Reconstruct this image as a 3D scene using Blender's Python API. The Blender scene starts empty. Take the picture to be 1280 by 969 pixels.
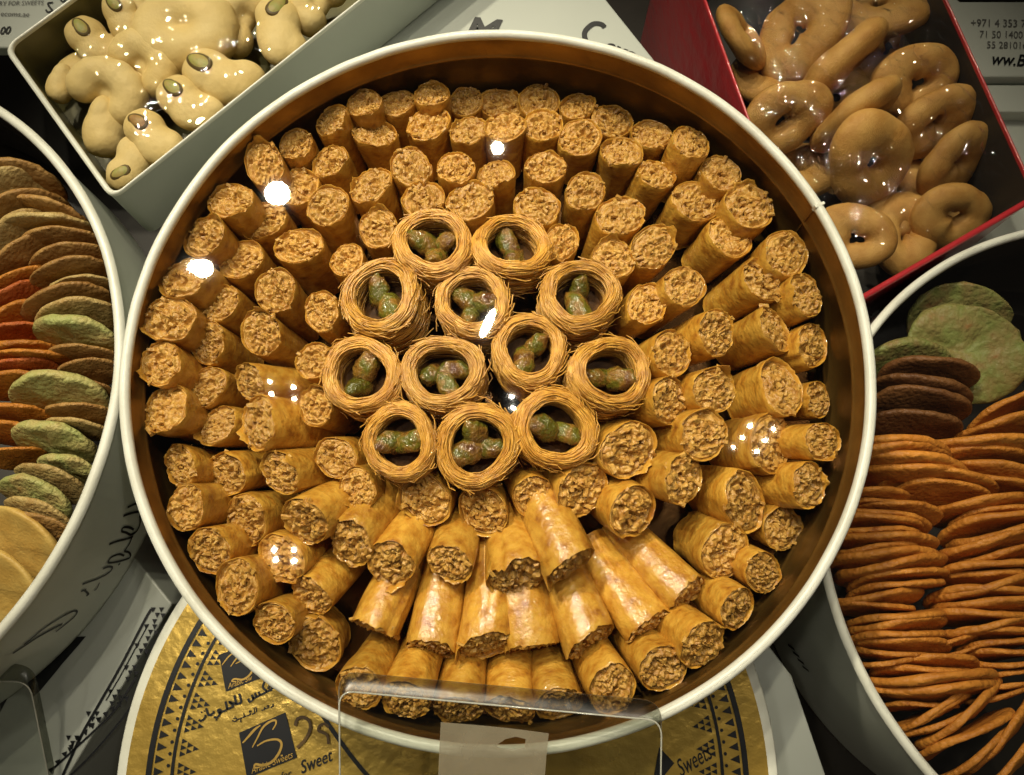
import bpy, bmesh, math, random
from mathutils import Vector, Matrix, noise
R_ = random.Random(7)
rad = math.radians
scene = bpy.context.scene
COL = scene.collection

# ------------------------------------------------------------------ camera, world, lamps, exposure
TILT = rad(15)
CAM = Vector((0.00498, -0.0857, 0.3155))
FPX, CX, CY = 964.0, 640.0, 484.5
cd = bpy.data.cameras.new('camera')
cd.sensor_width = 36; cd.lens = FPX / 1280 * 36
cd.clip_start = 0.005; cd.clip_end = 50
cam = bpy.data.objects.new('camera', cd); COL.objects.link(cam)
cam.location = CAM; cam.rotation_euler = (TILT, 0, 0)
scene.camera = cam

FW = Vector((0, math.sin(TILT), -math.cos(TILT))); RT = Vector((1, 0, 0)); UP = RT.cross(FW)
def ray(x, y):
    return (FW * FPX + RT * (x - CX) + UP * (CY - y)).normalized()
def U(x, y, z):
    d = ray(x, y); return CAM + d * ((z - CAM.z) / d.z)
def ppm(p):                       # photo pixels per metre at a point
    return FPX / (Vector(p) - CAM).dot(FW)

w = bpy.data.worlds.new('World'); scene.world = w; w.use_nodes = True
w.node_tree.nodes['Background'].inputs[0].default_value = (1.0, 0.90, 0.74, 1)
w.node_tree.nodes['Background'].inputs[1].default_value = 0.022

FILM_Z = 0.0535
LAMP_Z = 1.25
def lamp_at(x, y, r, power, h=LAMP_Z, col=(1.0, 0.90, 0.67), ell=False):
    p = U(x, y, FILM_Z); d = p - CAM; d.z = -d.z
    q = p + d * ((h - p.z) / d.z)
    l = bpy.data.lights.new('ceiling_spot', 'AREA'); l.shape = 'DISK'; l.size = 2 * r
    l.energy = power; l.color = col; l.spread = rad(28)
    o = bpy.data.objects.new('ceiling_spot', l); COL.objects.link(o)
    o.location = q
    o.rotation_euler = (Vector((0, 0, 0)) - q).to_track_quat('-Z', 'Y').to_euler()
    if ell:                       # lamp stretched so its reflection is a streak, in place of a film wrinkle
        l.shape = 'ELLIPSE'; l.size = 2 * r * .55; l.size_y = 2 * r * 2.0
        o.rotation_euler = ((Vector((0, 0, 0)) - q).to_track_quat('-Z', 'Y').to_matrix() @ Matrix.Rotation(rad(-30), 3, 'Z')).to_euler()
LP = 0.0365
for x, y, r, p in ((343, 238, .026, 9.0), (243, 335, .018, 5.0), (618, 180, .015, 5.0), (607, 405, .017, 3.5)):
    lamp_at(x, y, r, p * LP, ell=(x == 607))
for x, y in ((333, 481), (363, 485), (334, 496), (363, 500),
             (943, 533), (971, 537), (934, 548), (921, 561), (960, 551), (951, 566),
             (338, 691), (363, 691), (340, 701), (363, 703), (640, 496), (641, 510)):
    lamp_at(x, y, .0036, 0.33 * LP, col=(1.0, 0.92, 0.76))

# added fill lamp with no known source, brightens the front roll ends
l = bpy.data.lights.new('front_fill_light', 'AREA'); l.shape = 'DISK'; l.size = .3; l.energy = 1.6; l.color = (1.0, .84, .62)
o = bpy.data.objects.new('front_fill_light', l); COL.objects.link(o); o.location = (.25, -1.5, 1.15)
o.rotation_euler = (Vector((0, 0, 0)) - o.location).to_track_quat('-Z', 'Y').to_euler()

scene.view_settings.view_transform = 'Standard'
scene.view_settings.look = 'None'
scene.view_settings.exposure = 0.0
scene.view_settings.gamma = 1.0
scene.view_settings.use_curve_mapping = False
scene.render.engine = 'CYCLES'
cy = scene.cycles
cy.use_denoising = True
try: cy.denoiser = 'OPENIMAGEDENOISE'
except Exception: pass
cy.use_adaptive_sampling = True; cy.adaptive_threshold = .02
cy.max_bounces = 6; cy.transparent_max_bounces = 24; cy.glossy_bounces = 4; cy.diffuse_bounces = 3
cy.sample_clamp_indirect = 6.0
cy.caustics_reflective = False; cy.caustics_refractive = False

# ------------------------------------------------------------------ helpers
def tag(o, label=None, cat=None, group=None, kind=None):
    if label: o['label'] = label
    if cat: o['category'] = cat
    if group: o['group'] = group
    if kind: o['kind'] = kind
    return o
def mesh(name, verts, faces, mats, smooth=True, fmat=None):
    me = bpy.data.meshes.new(name)
    me.from_pydata([tuple(v) for v in verts], [], faces)
    for m in (mats if isinstance(mats, (list, tuple)) else [mats]): me.materials.append(m)
    if smooth: me.polygons.foreach_set('use_smooth', [True] * len(me.polygons))
    if fmat: me.polygons.foreach_set('material_index', fmat)
    me.update()
    return me
def link(name, me, parent=None, loc=None, mw=None):
    o = bpy.data.objects.new(name, me); COL.objects.link(o)
    if parent: o.parent = parent
    if loc is not None: o.location = loc
    if mw is not None: o.matrix_basis = mw
    return o
def empty(name, mw=None, loc=None):
    o = bpy.data.objects.new(name, None); COL.objects.link(o); o.empty_display_size = .01
    if mw is not None: o.matrix_basis = mw
    if loc is not None: o.location = loc
    return o
def grid_faces(nu, nv, closed_u=True, off=0):
    F = []
    for j in range(nv - 1):
        for i in range(nu if closed_u else nu - 1):
            a = j * nu + i; b = j * nu + (i + 1) % nu
            F.append((off + a, off + b, off + b + nu, off + a + nu))
    return F
def lathe(profile, n=128, center=(0, 0, 0)):
    V = []
    for r, z in profile:
        for i in range(n):
            a = 2 * math.pi * i / n
            V.append((center[0] + r * math.cos(a), center[1] + r * math.sin(a), center[2] + z))
    return V, grid_faces(n, len(profile))
def fb(p, s=1.0, o=3):
    return noise.fractal(Vector(p) * s, 1.0, 2.0, o)
def frame(zdir, hint=(0, 1, 0)):
    z = Vector(zdir).normalized(); h = Vector(hint)
    x = h.cross(z)
    if x.length < 1e-4: x = Vector((1, 0, 0)).cross(z)
    x.normalize(); y = z.cross(x)
    return Matrix((x, y, z)).transposed()
def sweep(pts, radii, seg=14, squash=1.0, up=(0, 0, 1)):
    V, F = [], []; n = len(pts); up = Vector(up)
    for i in range(n):
        t = (Vector(pts[min(i + 1, n - 1)]) - Vector(pts[max(i - 1, 0)])).normalized()
        s = t.cross(up)
        if s.length < 1e-4: s = Vector((1, 0, 0))
        s.normalize(); u = s.cross(t)
        for k in range(seg):
            a = 2 * math.pi * k / seg
            V.append(Vector(pts[i]) + (s * math.cos(a) + u * math.sin(a) * squash) * radii[i])
    F = grid_faces(seg, n)
    F.append(tuple(reversed(range(seg)))); F.append(tuple(range((n - 1) * seg, n * seg)))
    return V, F
def smooth_path(pts, k=6):
    pts = [Vector(p) for p in pts]
    if len(pts) < 3: return pts
    P = [pts[0] * 2 - pts[1]] + pts + [pts[-1] * 2 - pts[-2]]
    out = []
    for i in range(1, len(P) - 2):
        for j in range(k):
            t = j / k; a, b, c, d = P[i - 1:i + 3]
            out.append(.5 * ((2 * b) + (c - a) * t + (2 * a - 5 * b + 4 * c - d) * t * t + (3 * b - a - 3 * c + d) * t ** 3))
    out.append(pts[-1])
    return out

# ------------------------------------------------------------------ materials
def mat(name, c1, c2=None, scale=5.0, rough=.5, bump=0.0, bscale=40.0, coat=0.0, coat_rough=.15, metal=0.0,
        sss=0.0, rnd=0.0, detail=5.0, rough_var=0.0, c3=None, spec=.5, bdist=.001, ramp=(.35, .65), sssr=.004, stretch=(1, 1, 1), bump2=0.0, b2scale=60.):
    m = bpy.data.materials.new(name); m.use_nodes = True
    nt = m.node_tree; N = nt.nodes; L = nt.links
    b = N['Principled BSDF']
    b.inputs['Roughness'].default_value = rough; b.inputs['Metallic'].default_value = metal
    b.inputs['Specular IOR Level'].default_value = spec
    b.inputs['Coat Weight'].default_value = coat; b.inputs['Coat Roughness'].default_value = coat_rough
    if sss and sss > .2:
        b.inputs['Subsurface Weight'].default_value = sss
        b.inputs['Subsurface Radius'].default_value = (1.0, .45, .15)
        b.inputs['Subsurface Scale'].default_value = sssr
    tc = N.new('ShaderNodeTexCoord'); oi = N.new('ShaderNodeObjectInfo')
    mul = N.new('ShaderNodeMath'); mul.operation = 'MULTIPLY'; mul.inputs[1].default_value = 37.0
    L.new(oi.outputs['Random'], mul.inputs[0])
    add = N.new('ShaderNodeVectorMath'); add.operation = 'ADD'
    L.new(tc.outputs['Object'], add.inputs[0]); L.new(mul.outputs[0], add.inputs[1])
    mpn = N.new('ShaderNodeMapping'); mpn.inputs['Scale'].default_value = stretch
    L.new(add.outputs[0], mpn.inputs[0]); V = mpn.outputs[0]
    col = None
    if c2 is not None:
        n1 = N.new('ShaderNodeTexNoise'); n1.inputs['Scale'].default_value = scale; n1.inputs['Detail'].default_value = detail
        L.new(V, n1.inputs['Vector'])
        cr = N.new('ShaderNodeValToRGB'); e = cr.color_ramp.elements
        e[0].position = ramp[0]; e[0].color = (*c1, 1); e[1].position = ramp[1]; e[1].color = (*c2, 1)
        if c3 is not None:
            q = cr.color_ramp.elements.new((ramp[1] + 1.0) / 2 - .08); q.color = (*c3, 1)
        L.new(n1.outputs['Fac'], cr.inputs[0]); col = cr.outputs[0]
        if rough_var:
            mr = N.new('ShaderNodeMapRange'); mr.inputs['To Min'].default_value = max(.02, rough - rough_var); mr.inputs['To Max'].default_value = rough + rough_var
            L.new(n1.outputs['Fac'], mr.inputs[0]); L.new(mr.outputs[0], b.inputs['Roughness'])
    if rnd and col is not None:
        hs = N.new('ShaderNodeHueSaturation')
        mv = N.new('ShaderNodeMapRange'); mv.inputs['To Min'].default_value = 1 - rnd; mv.inputs['To Max'].default_value = 1 + rnd * .7
        L.new(oi.outputs['Random'], mv.inputs[0]); L.new(mv.outputs[0], hs.inputs['Value'])
        L.new(col, hs.inputs['Color']); col = hs.outputs[0]
    if col is not None: L.new(col, b.inputs['Base Color'])
    else: b.inputs['Base Color'].default_value = (*c1, 1)
    if bump:
        n2 = N.new('ShaderNodeTexNoise'); n2.inputs['Scale'].default_value = bscale; n2.inputs['Detail'].default_value = 4
        L.new(V, n2.inputs['Vector'])
        bp = N.new('ShaderNodeBump'); bp.inputs['Strength'].default_value = bump; bp.inputs['Distance'].default_value = bdist
        hgt = n2.outputs['Fac']
        if bump2:
            n3 = N.new('ShaderNodeTexVoronoi'); n3.inputs['Scale'].default_value = b2scale; L.new(V, n3.inputs['Vector'])
            ad = N.new('ShaderNodeMath'); ad.operation = 'MULTIPLY_ADD'; ad.inputs[1].default_value = -bump2
            L.new(n3.outputs['Distance'], ad.inputs[0]); L.new(hgt, ad.inputs[2]); hgt = ad.outputs[0]
        L.new(hgt, bp.inputs['Height']); L.new(bp.outputs[0], b.inputs['Normal'])
        if coat: L.new(bp.outputs[0], b.inputs['Coat Normal'])
    return m

def film_mat(name, rough=.03, bump=.2, bscale=60., ior=1.45, tint=(1, 1, 1), gain=1.0, stretch=(1, 1, 1)):
    m = bpy.data.materials.new(name); m.use_nodes = True
    nt = m.node_tree; N = nt.nodes; L = nt.links; N.clear()
    out = N.new('ShaderNodeOutputMaterial'); mx = N.new('ShaderNodeMixShader')
    tr = N.new('ShaderNodeBsdfTransparent'); tr.inputs[0].default_value = (*tint, 1)
    gl = N.new('ShaderNodeBsdfGlossy'); gl.inputs['Roughness'].default_value = rough; gl.inputs[0].default_value = (1, 1, 1, 1)
    lw = N.new('ShaderNodeLayerWeight'); lw.inputs['Blend'].default_value = .5
    f0 = ((ior - 1) / (ior + 1)) ** 2
    pw = N.new('ShaderNodeMath'); pw.operation = 'POWER'; pw.inputs[1].default_value = 4.0; L.new(lw.outputs['Facing'], pw.inputs[0])
    fr = N.new('ShaderNodeMath'); fr.operation = 'MULTIPLY_ADD'; fr.inputs[1].default_value = 1 - f0; fr.inputs[2].default_value = f0
    L.new(pw.outputs[0], fr.inputs[0])
    ml = N.new('ShaderNodeMath'); ml.operation = 'MULTIPLY'; ml.inputs[1].default_value = gain; ml.use_clamp = True
    L.new(fr.outputs[0], ml.inputs[0])
    if bump:
        tc = N.new('ShaderNodeTexCoord'); mp = N.new('ShaderNodeMapping'); mp.inputs['Scale'].default_value = stretch
        L.new(tc.outputs['Object'], mp.inputs[0])
        nz = N.new('ShaderNodeTexNoise'); nz.inputs['Scale'].default_value = bscale; nz.inputs['Detail'].default_value = 2
        L.new(mp.outputs[0], nz.inputs['Vector'])
        bp = N.new('ShaderNodeBump'); bp.inputs['Strength'].default_value = bump; bp.inputs['Distance'].default_value = .002
        L.new(nz.outputs['Fac'], bp.inputs['Height']); L.new(bp.outputs[0], gl.inputs['Normal'])
    L.new(ml.outputs[0], mx.inputs[0]); L.new(tr.outputs[0], mx.inputs[1]); L.new(gl.outputs[0], mx.inputs[2])
    L.new(mx.outputs[0], out.inputs[0])
    return m

M = {}
M['skin'] = mat('baked_phyllo', (.61, .335, .046), (.46, .205, .019), 2.0, .40, .40, 5., coat=.65, coat_rough=.07, rnd=.17, rough_var=.14, c3=(.29, .105, .010), detail=8., ramp=(.38, .60), bdist=.0012, stretch=(1, 1, 4.3), bump2=.2, b2scale=6.)
M['fill'] = mat('nut_filling', (.58, .335, .068), (.40, .185, .028), 3.5, .50, .6, 12., coat=.2, coat_rough=.22, rnd=.12, bdist=.0007)
M['kataifi'] = mat('kataifi_strands', (.66, .36, .052), (.45, .20, .022), 4., .40, coat=.15, coat_rough=.2, rnd=.10)
M['nest_core'] = mat('kataifi_core', (.26, .11, .02), (.15, .055, .010), 9., .5, .5, 30.)  # darker than the strands: shade between them put into the colour
M['pist'] = mat('pistachio_skin', (.105, .098, .009), (.22, .115, .018), 1.3, .20, .5, 5., coat=1.0, coat_rough=.04, rnd=.25, c3=(.10, .034, .008), ramp=(.42, .54), bdist=.003)
M['white'] = mat('white_enamel', (.62, .65, .57), (.56, .59, .51), 30., .32, .05, 300.)
M['rim'] = mat('worn_white_rim', (.76, .77, .68), (.64, .64, .54), 60., .30, .12, 500., ramp=(.4, .75))
M['goldin'] = mat('gold_lacquer_tin', (.29, .165, .038), (.17, .09, .018), 45., .36, .15, 350., metal=.75, rough_var=.1)
M['tinfloor'] = mat('dark_tin_floor', (.12, .055, .012), (.07, .03, .008), 40., .25, .1, 200., metal=.8)  # darkened so the gaps between the pastries look black
M['dark'] = mat('dark_counter_and_tin_shade', (.020, .017, .013), (.035, .028, .02), 20., .5)  # counter colour; inside the side tins it paints in the shade
M['black'] = mat('black_print', (.008, .009, .011), None, rough=.35)
M['ink'] = mat('black_marker', (.012, .012, .014), None, rough=.4)
M['brownink'] = mat('brown_marker', (.10, .055, .010), None, rough=.4)
M['greyprint'] = mat('grey_print', (.10, .10, .095), None, rough=.5)
M['goldprint'] = mat('gold_print', (.62, .40, .10), None, rough=.35, metal=.7)
M['gold'] = mat('gold_foil', (.70, .48, .11), (.56, .36, .07), 25., .30, .35, 160., metal=.65, rough_var=.1, bdist=.0012)
M['card'] = mat('white_card', (.50, .53, .48), (.45, .48, .43), 12., .42, .06, 60.)
M['red'] = mat('red_plastic', (.50, .030, .038), (.40, .020, .028), 20., .30, .7, 70., coat=.6, coat_rough=.08, bdist=.002)
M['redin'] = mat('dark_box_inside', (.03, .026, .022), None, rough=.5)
M['cream'] = mat('pale_shortbread', (.68, .53, .235), (.60, .44, .165), 60., .62, .4, 380., rnd=.05, spec=.3)
M['tan'] = mat('baked_ring_biscuit', (.66, .375, .095), (.49, .235, .045), 1.2, .55, .5, 26., coat=.12, coat_rough=.3, rnd=.10, c3=(.34, .15, .03), bdist=.0012)
M['pslice'] = mat('pistachio_slice', (.26, .27, .055), (.34, .26, .07), 300., .55, .2, 700.)
M['pslice2'] = mat('browned_pistachio_slice', (.33, .20, .05), (.26, .13, .04), 300., .55, .2, 700.)
M['edge_line'] = mat('dark_slot', (.10, .065, .015), None, rough=.5)  # dark outline around the slice
def cracker(name, a, b_, c3=None, s=2.4): return mat(name, a, b_, s, .55, .65, 12., bump2=.6, b2scale=9., coat=.10, coat_rough=.25, spec=.3, rnd=.10, c3=c3, bdist=.0012)
M['cr_orange'] = cracker('orange_cracker', (.60, .24, .034), (.44, .155, .018), c3=(.30, .09, .012))
M['cr_red'] = cracker('red_orange_cracker', (.52, .14, .028), (.42, .09, .018))
M['cr_brown'] = cracker('brown_cracker', (.44, .25, .075), (.30, .145, .036))
M['cr_dark'] = cracker('dark_brown_cracker', (.20, .085, .024), (.13, .05, .014))
M['cr_green'] = cracker('pistachio_cracker', (.38, .40, .13), (.46, .36, .13), c3=(.40, .24, .07))
M['cr_deepgreen'] = cracker('green_pistachio_biscuit', (.20, .225, .060), (.25, .19, .065), c3=(.28, .15, .05), s=4.)
M['cr_yellow'] = mat('yellow_biscuit', (.66, .45, .12), (.56, .34, .075), 2., .5, .3, 16., rnd=.06)
M['cr_pale'] = cracker('pale_cracker', (.54, .40, .15), (.40, .25, .08))
M['film'] = film_mat('cling_film', .013, .003, 30., 1.5, gain=1.1)
M['film_crumple'] = film_mat('crumpled_cling_film', .02, .12, 120., 1.5, gain=1.8, stretch=(1, .45, 1))
M['film_soft'] = film_mat('taut_cling_film', .02, .08, 120., 1.45, gain=.8)
M['film_side'] = film_mat('loose_cling_film', .06, .8, 45., 1.5, gain=1.8)
M['acrylic'] = film_mat('clear_acrylic', .02, 0, ior=1.49, tint=(.93, .94, .92), gain=1.3)
M['acrylic_edge'] = film_mat('acrylic_edge', .30, .2, 90., 1.5, tint=(.42, .43, .39), gain=1.2)
def tape_mat():
    m = bpy.data.materials.new('frosted_tape'); m.use_nodes = True
    nt = m.node_tree; N = nt.nodes; L = nt.links; b = N['Principled BSDF']
    b.inputs['Base Color'].default_value = (.30, .26, .18, 1); b.inputs['Roughness'].default_value = .4
    tr = N.new('ShaderNodeBsdfTransparent'); mx = N.new('ShaderNodeMixShader'); tc = N.new('ShaderNodeTexCoord')
    nz = N.new('ShaderNodeTexNoise'); nz.inputs['Scale'].default_value = 140; L.new(tc.outputs['Object'], nz.inputs['Vector'])
    mr = N.new('ShaderNodeMapRange'); mr.inputs['To Min'].default_value = .30; mr.inputs['To Max'].default_value = .70
    L.new(nz.outputs['Fac'], mr.inputs[0]); L.new(mr.outputs[0], mx.inputs[0])
    L.new(tr.outputs[0], mx.inputs[1]); L.new(b.outputs[0], mx.inputs[2]); L.new(mx.outputs[0], N['Material Output'].inputs[0])
    return m
M['tape'] = tape_mat()
M['edge_shine'] = mat('painted_edge_highlight', (.42, .42, .36), None, rough=.15)  # pale colour stands in for the glint along the acrylic edge
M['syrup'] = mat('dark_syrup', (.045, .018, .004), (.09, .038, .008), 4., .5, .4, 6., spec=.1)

# ------------------------------------------------------------------ counter
FLOOR = -.100
me = mesh('counter_top', [(-1.2, -1, FLOOR), (1.2, -1, FLOOR), (1.2, 1.4, FLOOR), (-1.2, 1.4, FLOOR)], [(0, 1, 2, 3)], M['dark'], False)
tag(link('counter_top', me), 'dark display counter surface under the tins', None, kind='structure')

# ------------------------------------------------------------------ round tins
def ring_lip(R, z, t=.0026, k=10):        # rolled rim cross-section
    return [(R - t * .5 + t * .75 * math.cos(a), z + t * .75 * math.sin(a)) for a in [2 * math.pi * i / k for i in range(k + 1)]]
def tin(name, c, R, ztop, zbot, label, inner, floor_mat, seam=None):
    root = empty(name, loc=(c[0], c[1], zbot)); tag(root, label, 'tin')
    h = ztop - zbot
    V, F = lathe([(0.0001, 0), (R - .004, 0), (R - .0014, .0015), (R - .0012, .004), (R - .0012, h - .001)], 160)
    link('outer_wall', mesh('outer_wall', V, F, M['white']), root)
    ri = R - .0024
    prof = [(ri, h - .001), (ri, h * .80), (ri - .0006, h * .79), (ri - .0010, h * .775), (ri - .0006, h * .76), (ri, h * .75), (ri, h * .30),
            (ri - .0007, h * .285), (ri - .0012, h * .27), (ri - .0007, h * .255), (ri, h * .24), (ri, .006), (ri - .003, .003)]
    V, F = lathe(prof, 160); F = [tuple(reversed(f)) for f in F]
    iw = link('inner_wall', mesh('inner_wall', V, F, inner), root)
    V, F = lathe([(ri - .003, .003), (ri - .012, .0025), (ri - .014, .0031), (.0001, .0031)], 128)
    link('floor_plate', mesh('floor_plate', V, F, floor_mat), root)
    V, F = lathe(ring_lip(R, h), 200)
    V = [(x * (1 + .0012 * fb((x * 30, y * 30, 1))), y * (1 + .0012 * fb((x * 30, y * 30, 1))), z + .0003 * fb((x * 40, y * 40, 5))) for x, y, z in V]
    rm_ = link('rim', mesh('rim', V, F, M['rim']), root)
    if seam is not None:      # soldered overlap of the wall and the joint in the rolled rim
        a = seam
        def bx(r0, r1, z0, z1, da):
            pts = []
            for aa in (a - da, a + da):
                for r, z in ((r0, z0), (r1, z0), (r1, z1), (r0, z1)): pts.append((r * math.cos(aa), r * math.sin(aa), z))
            return pts
        q = [(0, 1, 2, 3), (7, 6, 5, 4), (0, 4, 5, 1), (1, 5, 6, 2), (2, 6, 7, 3), (3, 7, 4, 0)]
        link('wall_seam', mesh('wall_seam', bx(ri - .0006, ri + .0004, .004, h - .001, .0022), q, inner, False), iw)
        link('rim_joint', mesh('rim_joint', bx(R - .0032, R + .0009, h - .001, h + .00195, .004), q, M['rim'], False), rm_)
    return root

RIMZ = .05
main_tin = tin('round_tin', (0, 0), .135, RIMZ, 0.0, 'round white tin with gold inside, full of pastry rolls, in the centre', M['goldin'], M['tinfloor'], seam=rad(25))
LC, LR, LZ = (-.2772, -.0144), .1402, .045
tin('round_tin', LC, LR, LZ, -.011, 'round white tin of mixed green and orange crackers, cut off at left', M['dark'], M['dark'])  # near-black inside: the tin's shade is put into its colour
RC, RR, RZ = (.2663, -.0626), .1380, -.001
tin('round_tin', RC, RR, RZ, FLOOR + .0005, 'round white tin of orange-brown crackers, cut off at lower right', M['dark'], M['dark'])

# closed tin with a gold paper lid under the main tin
GC, GR, GZ = Vector((-.0193, -.1500)), .1245, -.0018
g = empty('closed_tin', loc=(GC.x, GC.y, FLOOR)); tag(g, 'closed round tin with printed gold lid under the pastry tin', 'tin')
gh = GZ - FLOOR
V, F = lathe([(.0001, 0), (GR - .001, 0), (GR - .001, gh - .012), (GR, gh - .012), (GR, gh - .001), (GR - .0008, gh), (GR - .0045, gh), (.0001, gh - .0006)], 160)
link('lid', mesh('lid', V, F, M['rim']), g)
V, F = [], []
nr, na = 24, 160
for j in range(nr):
    r = (GR - .0040) * (j + .02) / (nr - 1 + .02)
    for i in range(na):
        a = 2 * math.pi * i / na; x, y = r * math.cos(a), r * math.sin(a)
        V.append((x, y, gh + .0003 + .00018 * fb((x * 60, y * 60, 2))))
F = grid_faces(na, nr)
glabel = link('gold_label', mesh('gold_label', V, F, M['gold']), g)

# ------------------------------------------------------------------ flat print helpers
def ribbon_verts(pts, wd, nrm=Vector((0, 0, 1)), taper=False):
    V, F = [], []; n = len(pts)
    for i, p in enumerate(pts):
        t = pts[min(i + 1, n - 1)] - pts[max(i - 1, 0)]
        nn = nrm[i] if isinstance(nrm, list) else nrm
        s = t.cross(nn)
        s = s.normalized() if s.length > 1e-9 else Vector((1, 0, 0))
        k = 1.0
        if taper: u = i / max(1, n - 1); k = .25 + .75 * math.sin(math.pi * min(1, max(0, .1 + u * .8)))
        V += [p + s * wd * .5 * k, p - s * wd * .5 * k]
        if i: F.append((2 * i - 2, 2 * i - 1, 2 * i + 1, 2 * i))
    return V, F
class Print:
    """flat lettering collected into one mesh on one surface"""
    def __init__(s): s.V, s.F = [], []
    def add(s, V, F):
        o = len(s.V); s.V += V; s.F += [tuple(o + i for i in f) for f in F]
    def stroke(s, pix, z, wpx, curve=True, taper=False):
        pts = [U(x, y, z) for x, y in pix]
        if curve: pts = smooth_path(pts, 5)
        s.add(*ribbon_verts(pts, wpx / ppm(pts[0]), taper=taper))
    def poly(s, pix, z):
        s.add([U(x, y, z) for x, y in pix], [tuple(range(len(pix)))])
    def world(s, pts): s.add([Vector(p) for p in pts], [tuple(range(len(pts)))])
    def build(s, name, m, parent=None):
        V = s.V
        if parent:
            o = Vector(parent.location) + (Vector(parent.parent.location) if parent.parent else Vector())
            V = [v - o for v in V]
        me = mesh(name, V, s.F, m, False)
        return link(name, me, parent)
def text_print(P, s, x0, y0, x1, y1, z, shear=.3, bold=.0, xs=1.0):
    """text set from photo point x0,y0 (baseline start) to x1,y1 (baseline end) on plane z"""
    cu = bpy.data.curves.new('t', 'FONT'); cu.body = s; cu.size = 1.0; cu.shear = shear; cu.offset = bold; cu.resolution_u = 3
    o = bpy.data.objects.new('t', cu); COL.objects.link(o)
    bpy.context.view_layer.update()
    me = o.to_mesh()
    a, b = U(x0, y0, z), U(x1, y1, z)
    xm = max([v.co.x for v in me.vertices] or [1])
    d = b - a; sc = d.length / xm; ex = d.normalized(); ey = Vector((0, 0, 1)).cross(ex)
    P.add([a + ex * v.co.x * sc + ey * v.co.y * sc * xs for v in me.vertices], [tuple(p.vertices) for p in me.polygons])
    o.to_mesh_clear(); bpy.data.objects.remove(o); bpy.data.curves.remove(cu)

# ---- print on the gold lid
gz = GZ + .0007
def gp(cx, cy): return (240 + cx / 5.415, 790 + cy / 5.415)
P = Print()
for r, wd in ((.1120, .0021), (.1032, .0012)):
    n = 220
    pts = [Vector((GC.x + r * math.cos(2 * math.pi * i / n), GC.y + r * math.sin(2 * math.pi * i / n), gz)) for i in range(n + 1)]
    P.add(*ribbon_verts(pts, wd))
def tri(a, r, da, dr, inward):
    r2 = r - dr if inward else r + dr
    P.world([(GC.x + r * math.cos(a - da), GC.y + r * math.sin(a - da), gz), (GC.x + r * math.cos(a + da), GC.y + r * math.sin(a + da), gz),
             (GC.x + r2 * math.cos(a), GC.y + r2 * math.sin(a), gz)])
N1 = 160
for i in range(N1):
    a = 2 * math.pi * i / N1
    tri(a, .1101, .0135, .0036, True)
    a2 = a + math.pi / N1; r2 = .1049; k = .0007
    P.world([(GC.x + r2 * math.cos(a2) + k * math.cos(q), GC.y + r2 * math.sin(a2) + k * math.sin(q), gz) for q in [i * 1.047 for i in range(6)]])
N2 = 76
for i in range(N2):
    a = 2 * math.pi * i / N2
    for row, cnt in enumerate((3, 2, 1)):
        for k in range(cnt):
            aa = a + (k - (cnt - 1) / 2) * .022
            tri(aa, .1012 - row * .0024, .0095, .0022, True)
bk = P
bk.poly([gp(183, 155), gp(440, 55), gp(492, 303), gp(228, 405)], gz)
bk.poly([gp(318, 683), gp(632, 545), gp(710, 850), gp(372, 990)], gz)
for st, wd in (([(45, 595), (62, 602), (85, 582), (92, 560)], 14), ([(95, 515), (112, 562), (140, 552), (148, 535)], 15), ([(148, 575), (168, 580), (186, 558), (192, 528), (176, 530), (182, 548), (204, 540)], 14),
               ([(204, 540), (235, 524), (226, 470)], 15), ([(235, 524), (278, 502), (250, 474), (300, 490)], 15), ([(300, 490), (286, 428)], 15), ([(300, 490), (332, 474), (318, 418)], 15),
               ([(378, 452), (390, 472), (412, 455), (404, 425)], 15), ([(408, 450), (432, 440), (424, 412)], 14), ([(432, 440), (456, 430), (450, 405)], 14), ([(456, 430), (502, 404), (478, 372), (500, 318)], 14),
               ([(500, 404), (532, 392), (542, 374), (524, 366), (514, 386)], 15), ([(580, 345), (588, 366), (608, 371), (626, 352)], 14), ([(60, 545), (68, 541)], 12), ([(78, 538), (86, 534)], 12), ([(158, 596), (170, 592)], 10)):
    bk.stroke([gp(*q) for q in st], gz, wd / 5.415)
for st in ([(272, 598), (286, 606), (302, 598), (296, 582), (280, 590)], [(302, 598), (326, 586), (330, 612)], [(326, 586), (352, 574), (350, 552)], [(352, 574), (392, 560), (388, 536), (404, 540)], [(404, 556), (424, 548), (418, 512)],
           [(438, 544), (432, 506)], [(470, 530), (486, 528), (492, 508)], [(492, 520), (516, 512), (514, 498), (504, 506)], [(530, 515), (546, 502), (548, 484)], [(286, 574), (292, 572)], [(545, 470), (549, 468)]):
    bk.stroke([gp(*q) for q in st], gz, 7 / 5.415)
bk.stroke([(382, 860), (395, 881), (419, 918), (456, 966), (500, 1010)], gz, 5)
text_print(bk, 'Sweet', *gp(738, 962), *gp(962, 865), gz, .35, .012, 1.25)
text_print(bk, 'for', *gp(600, 1005), *gp(680, 975), gz, .35, .006, 1.1)
text_print(bk, 'Sweets', 851, 972, 893, 946, gz, .45, .004, 1.7)
bk.poly([(817, 972), (824, 934), (843, 954), (826, 975)], gz)
bk.build('lid_print', M['black'], glabel)
P = Print(); z2 = gz + .0003
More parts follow.
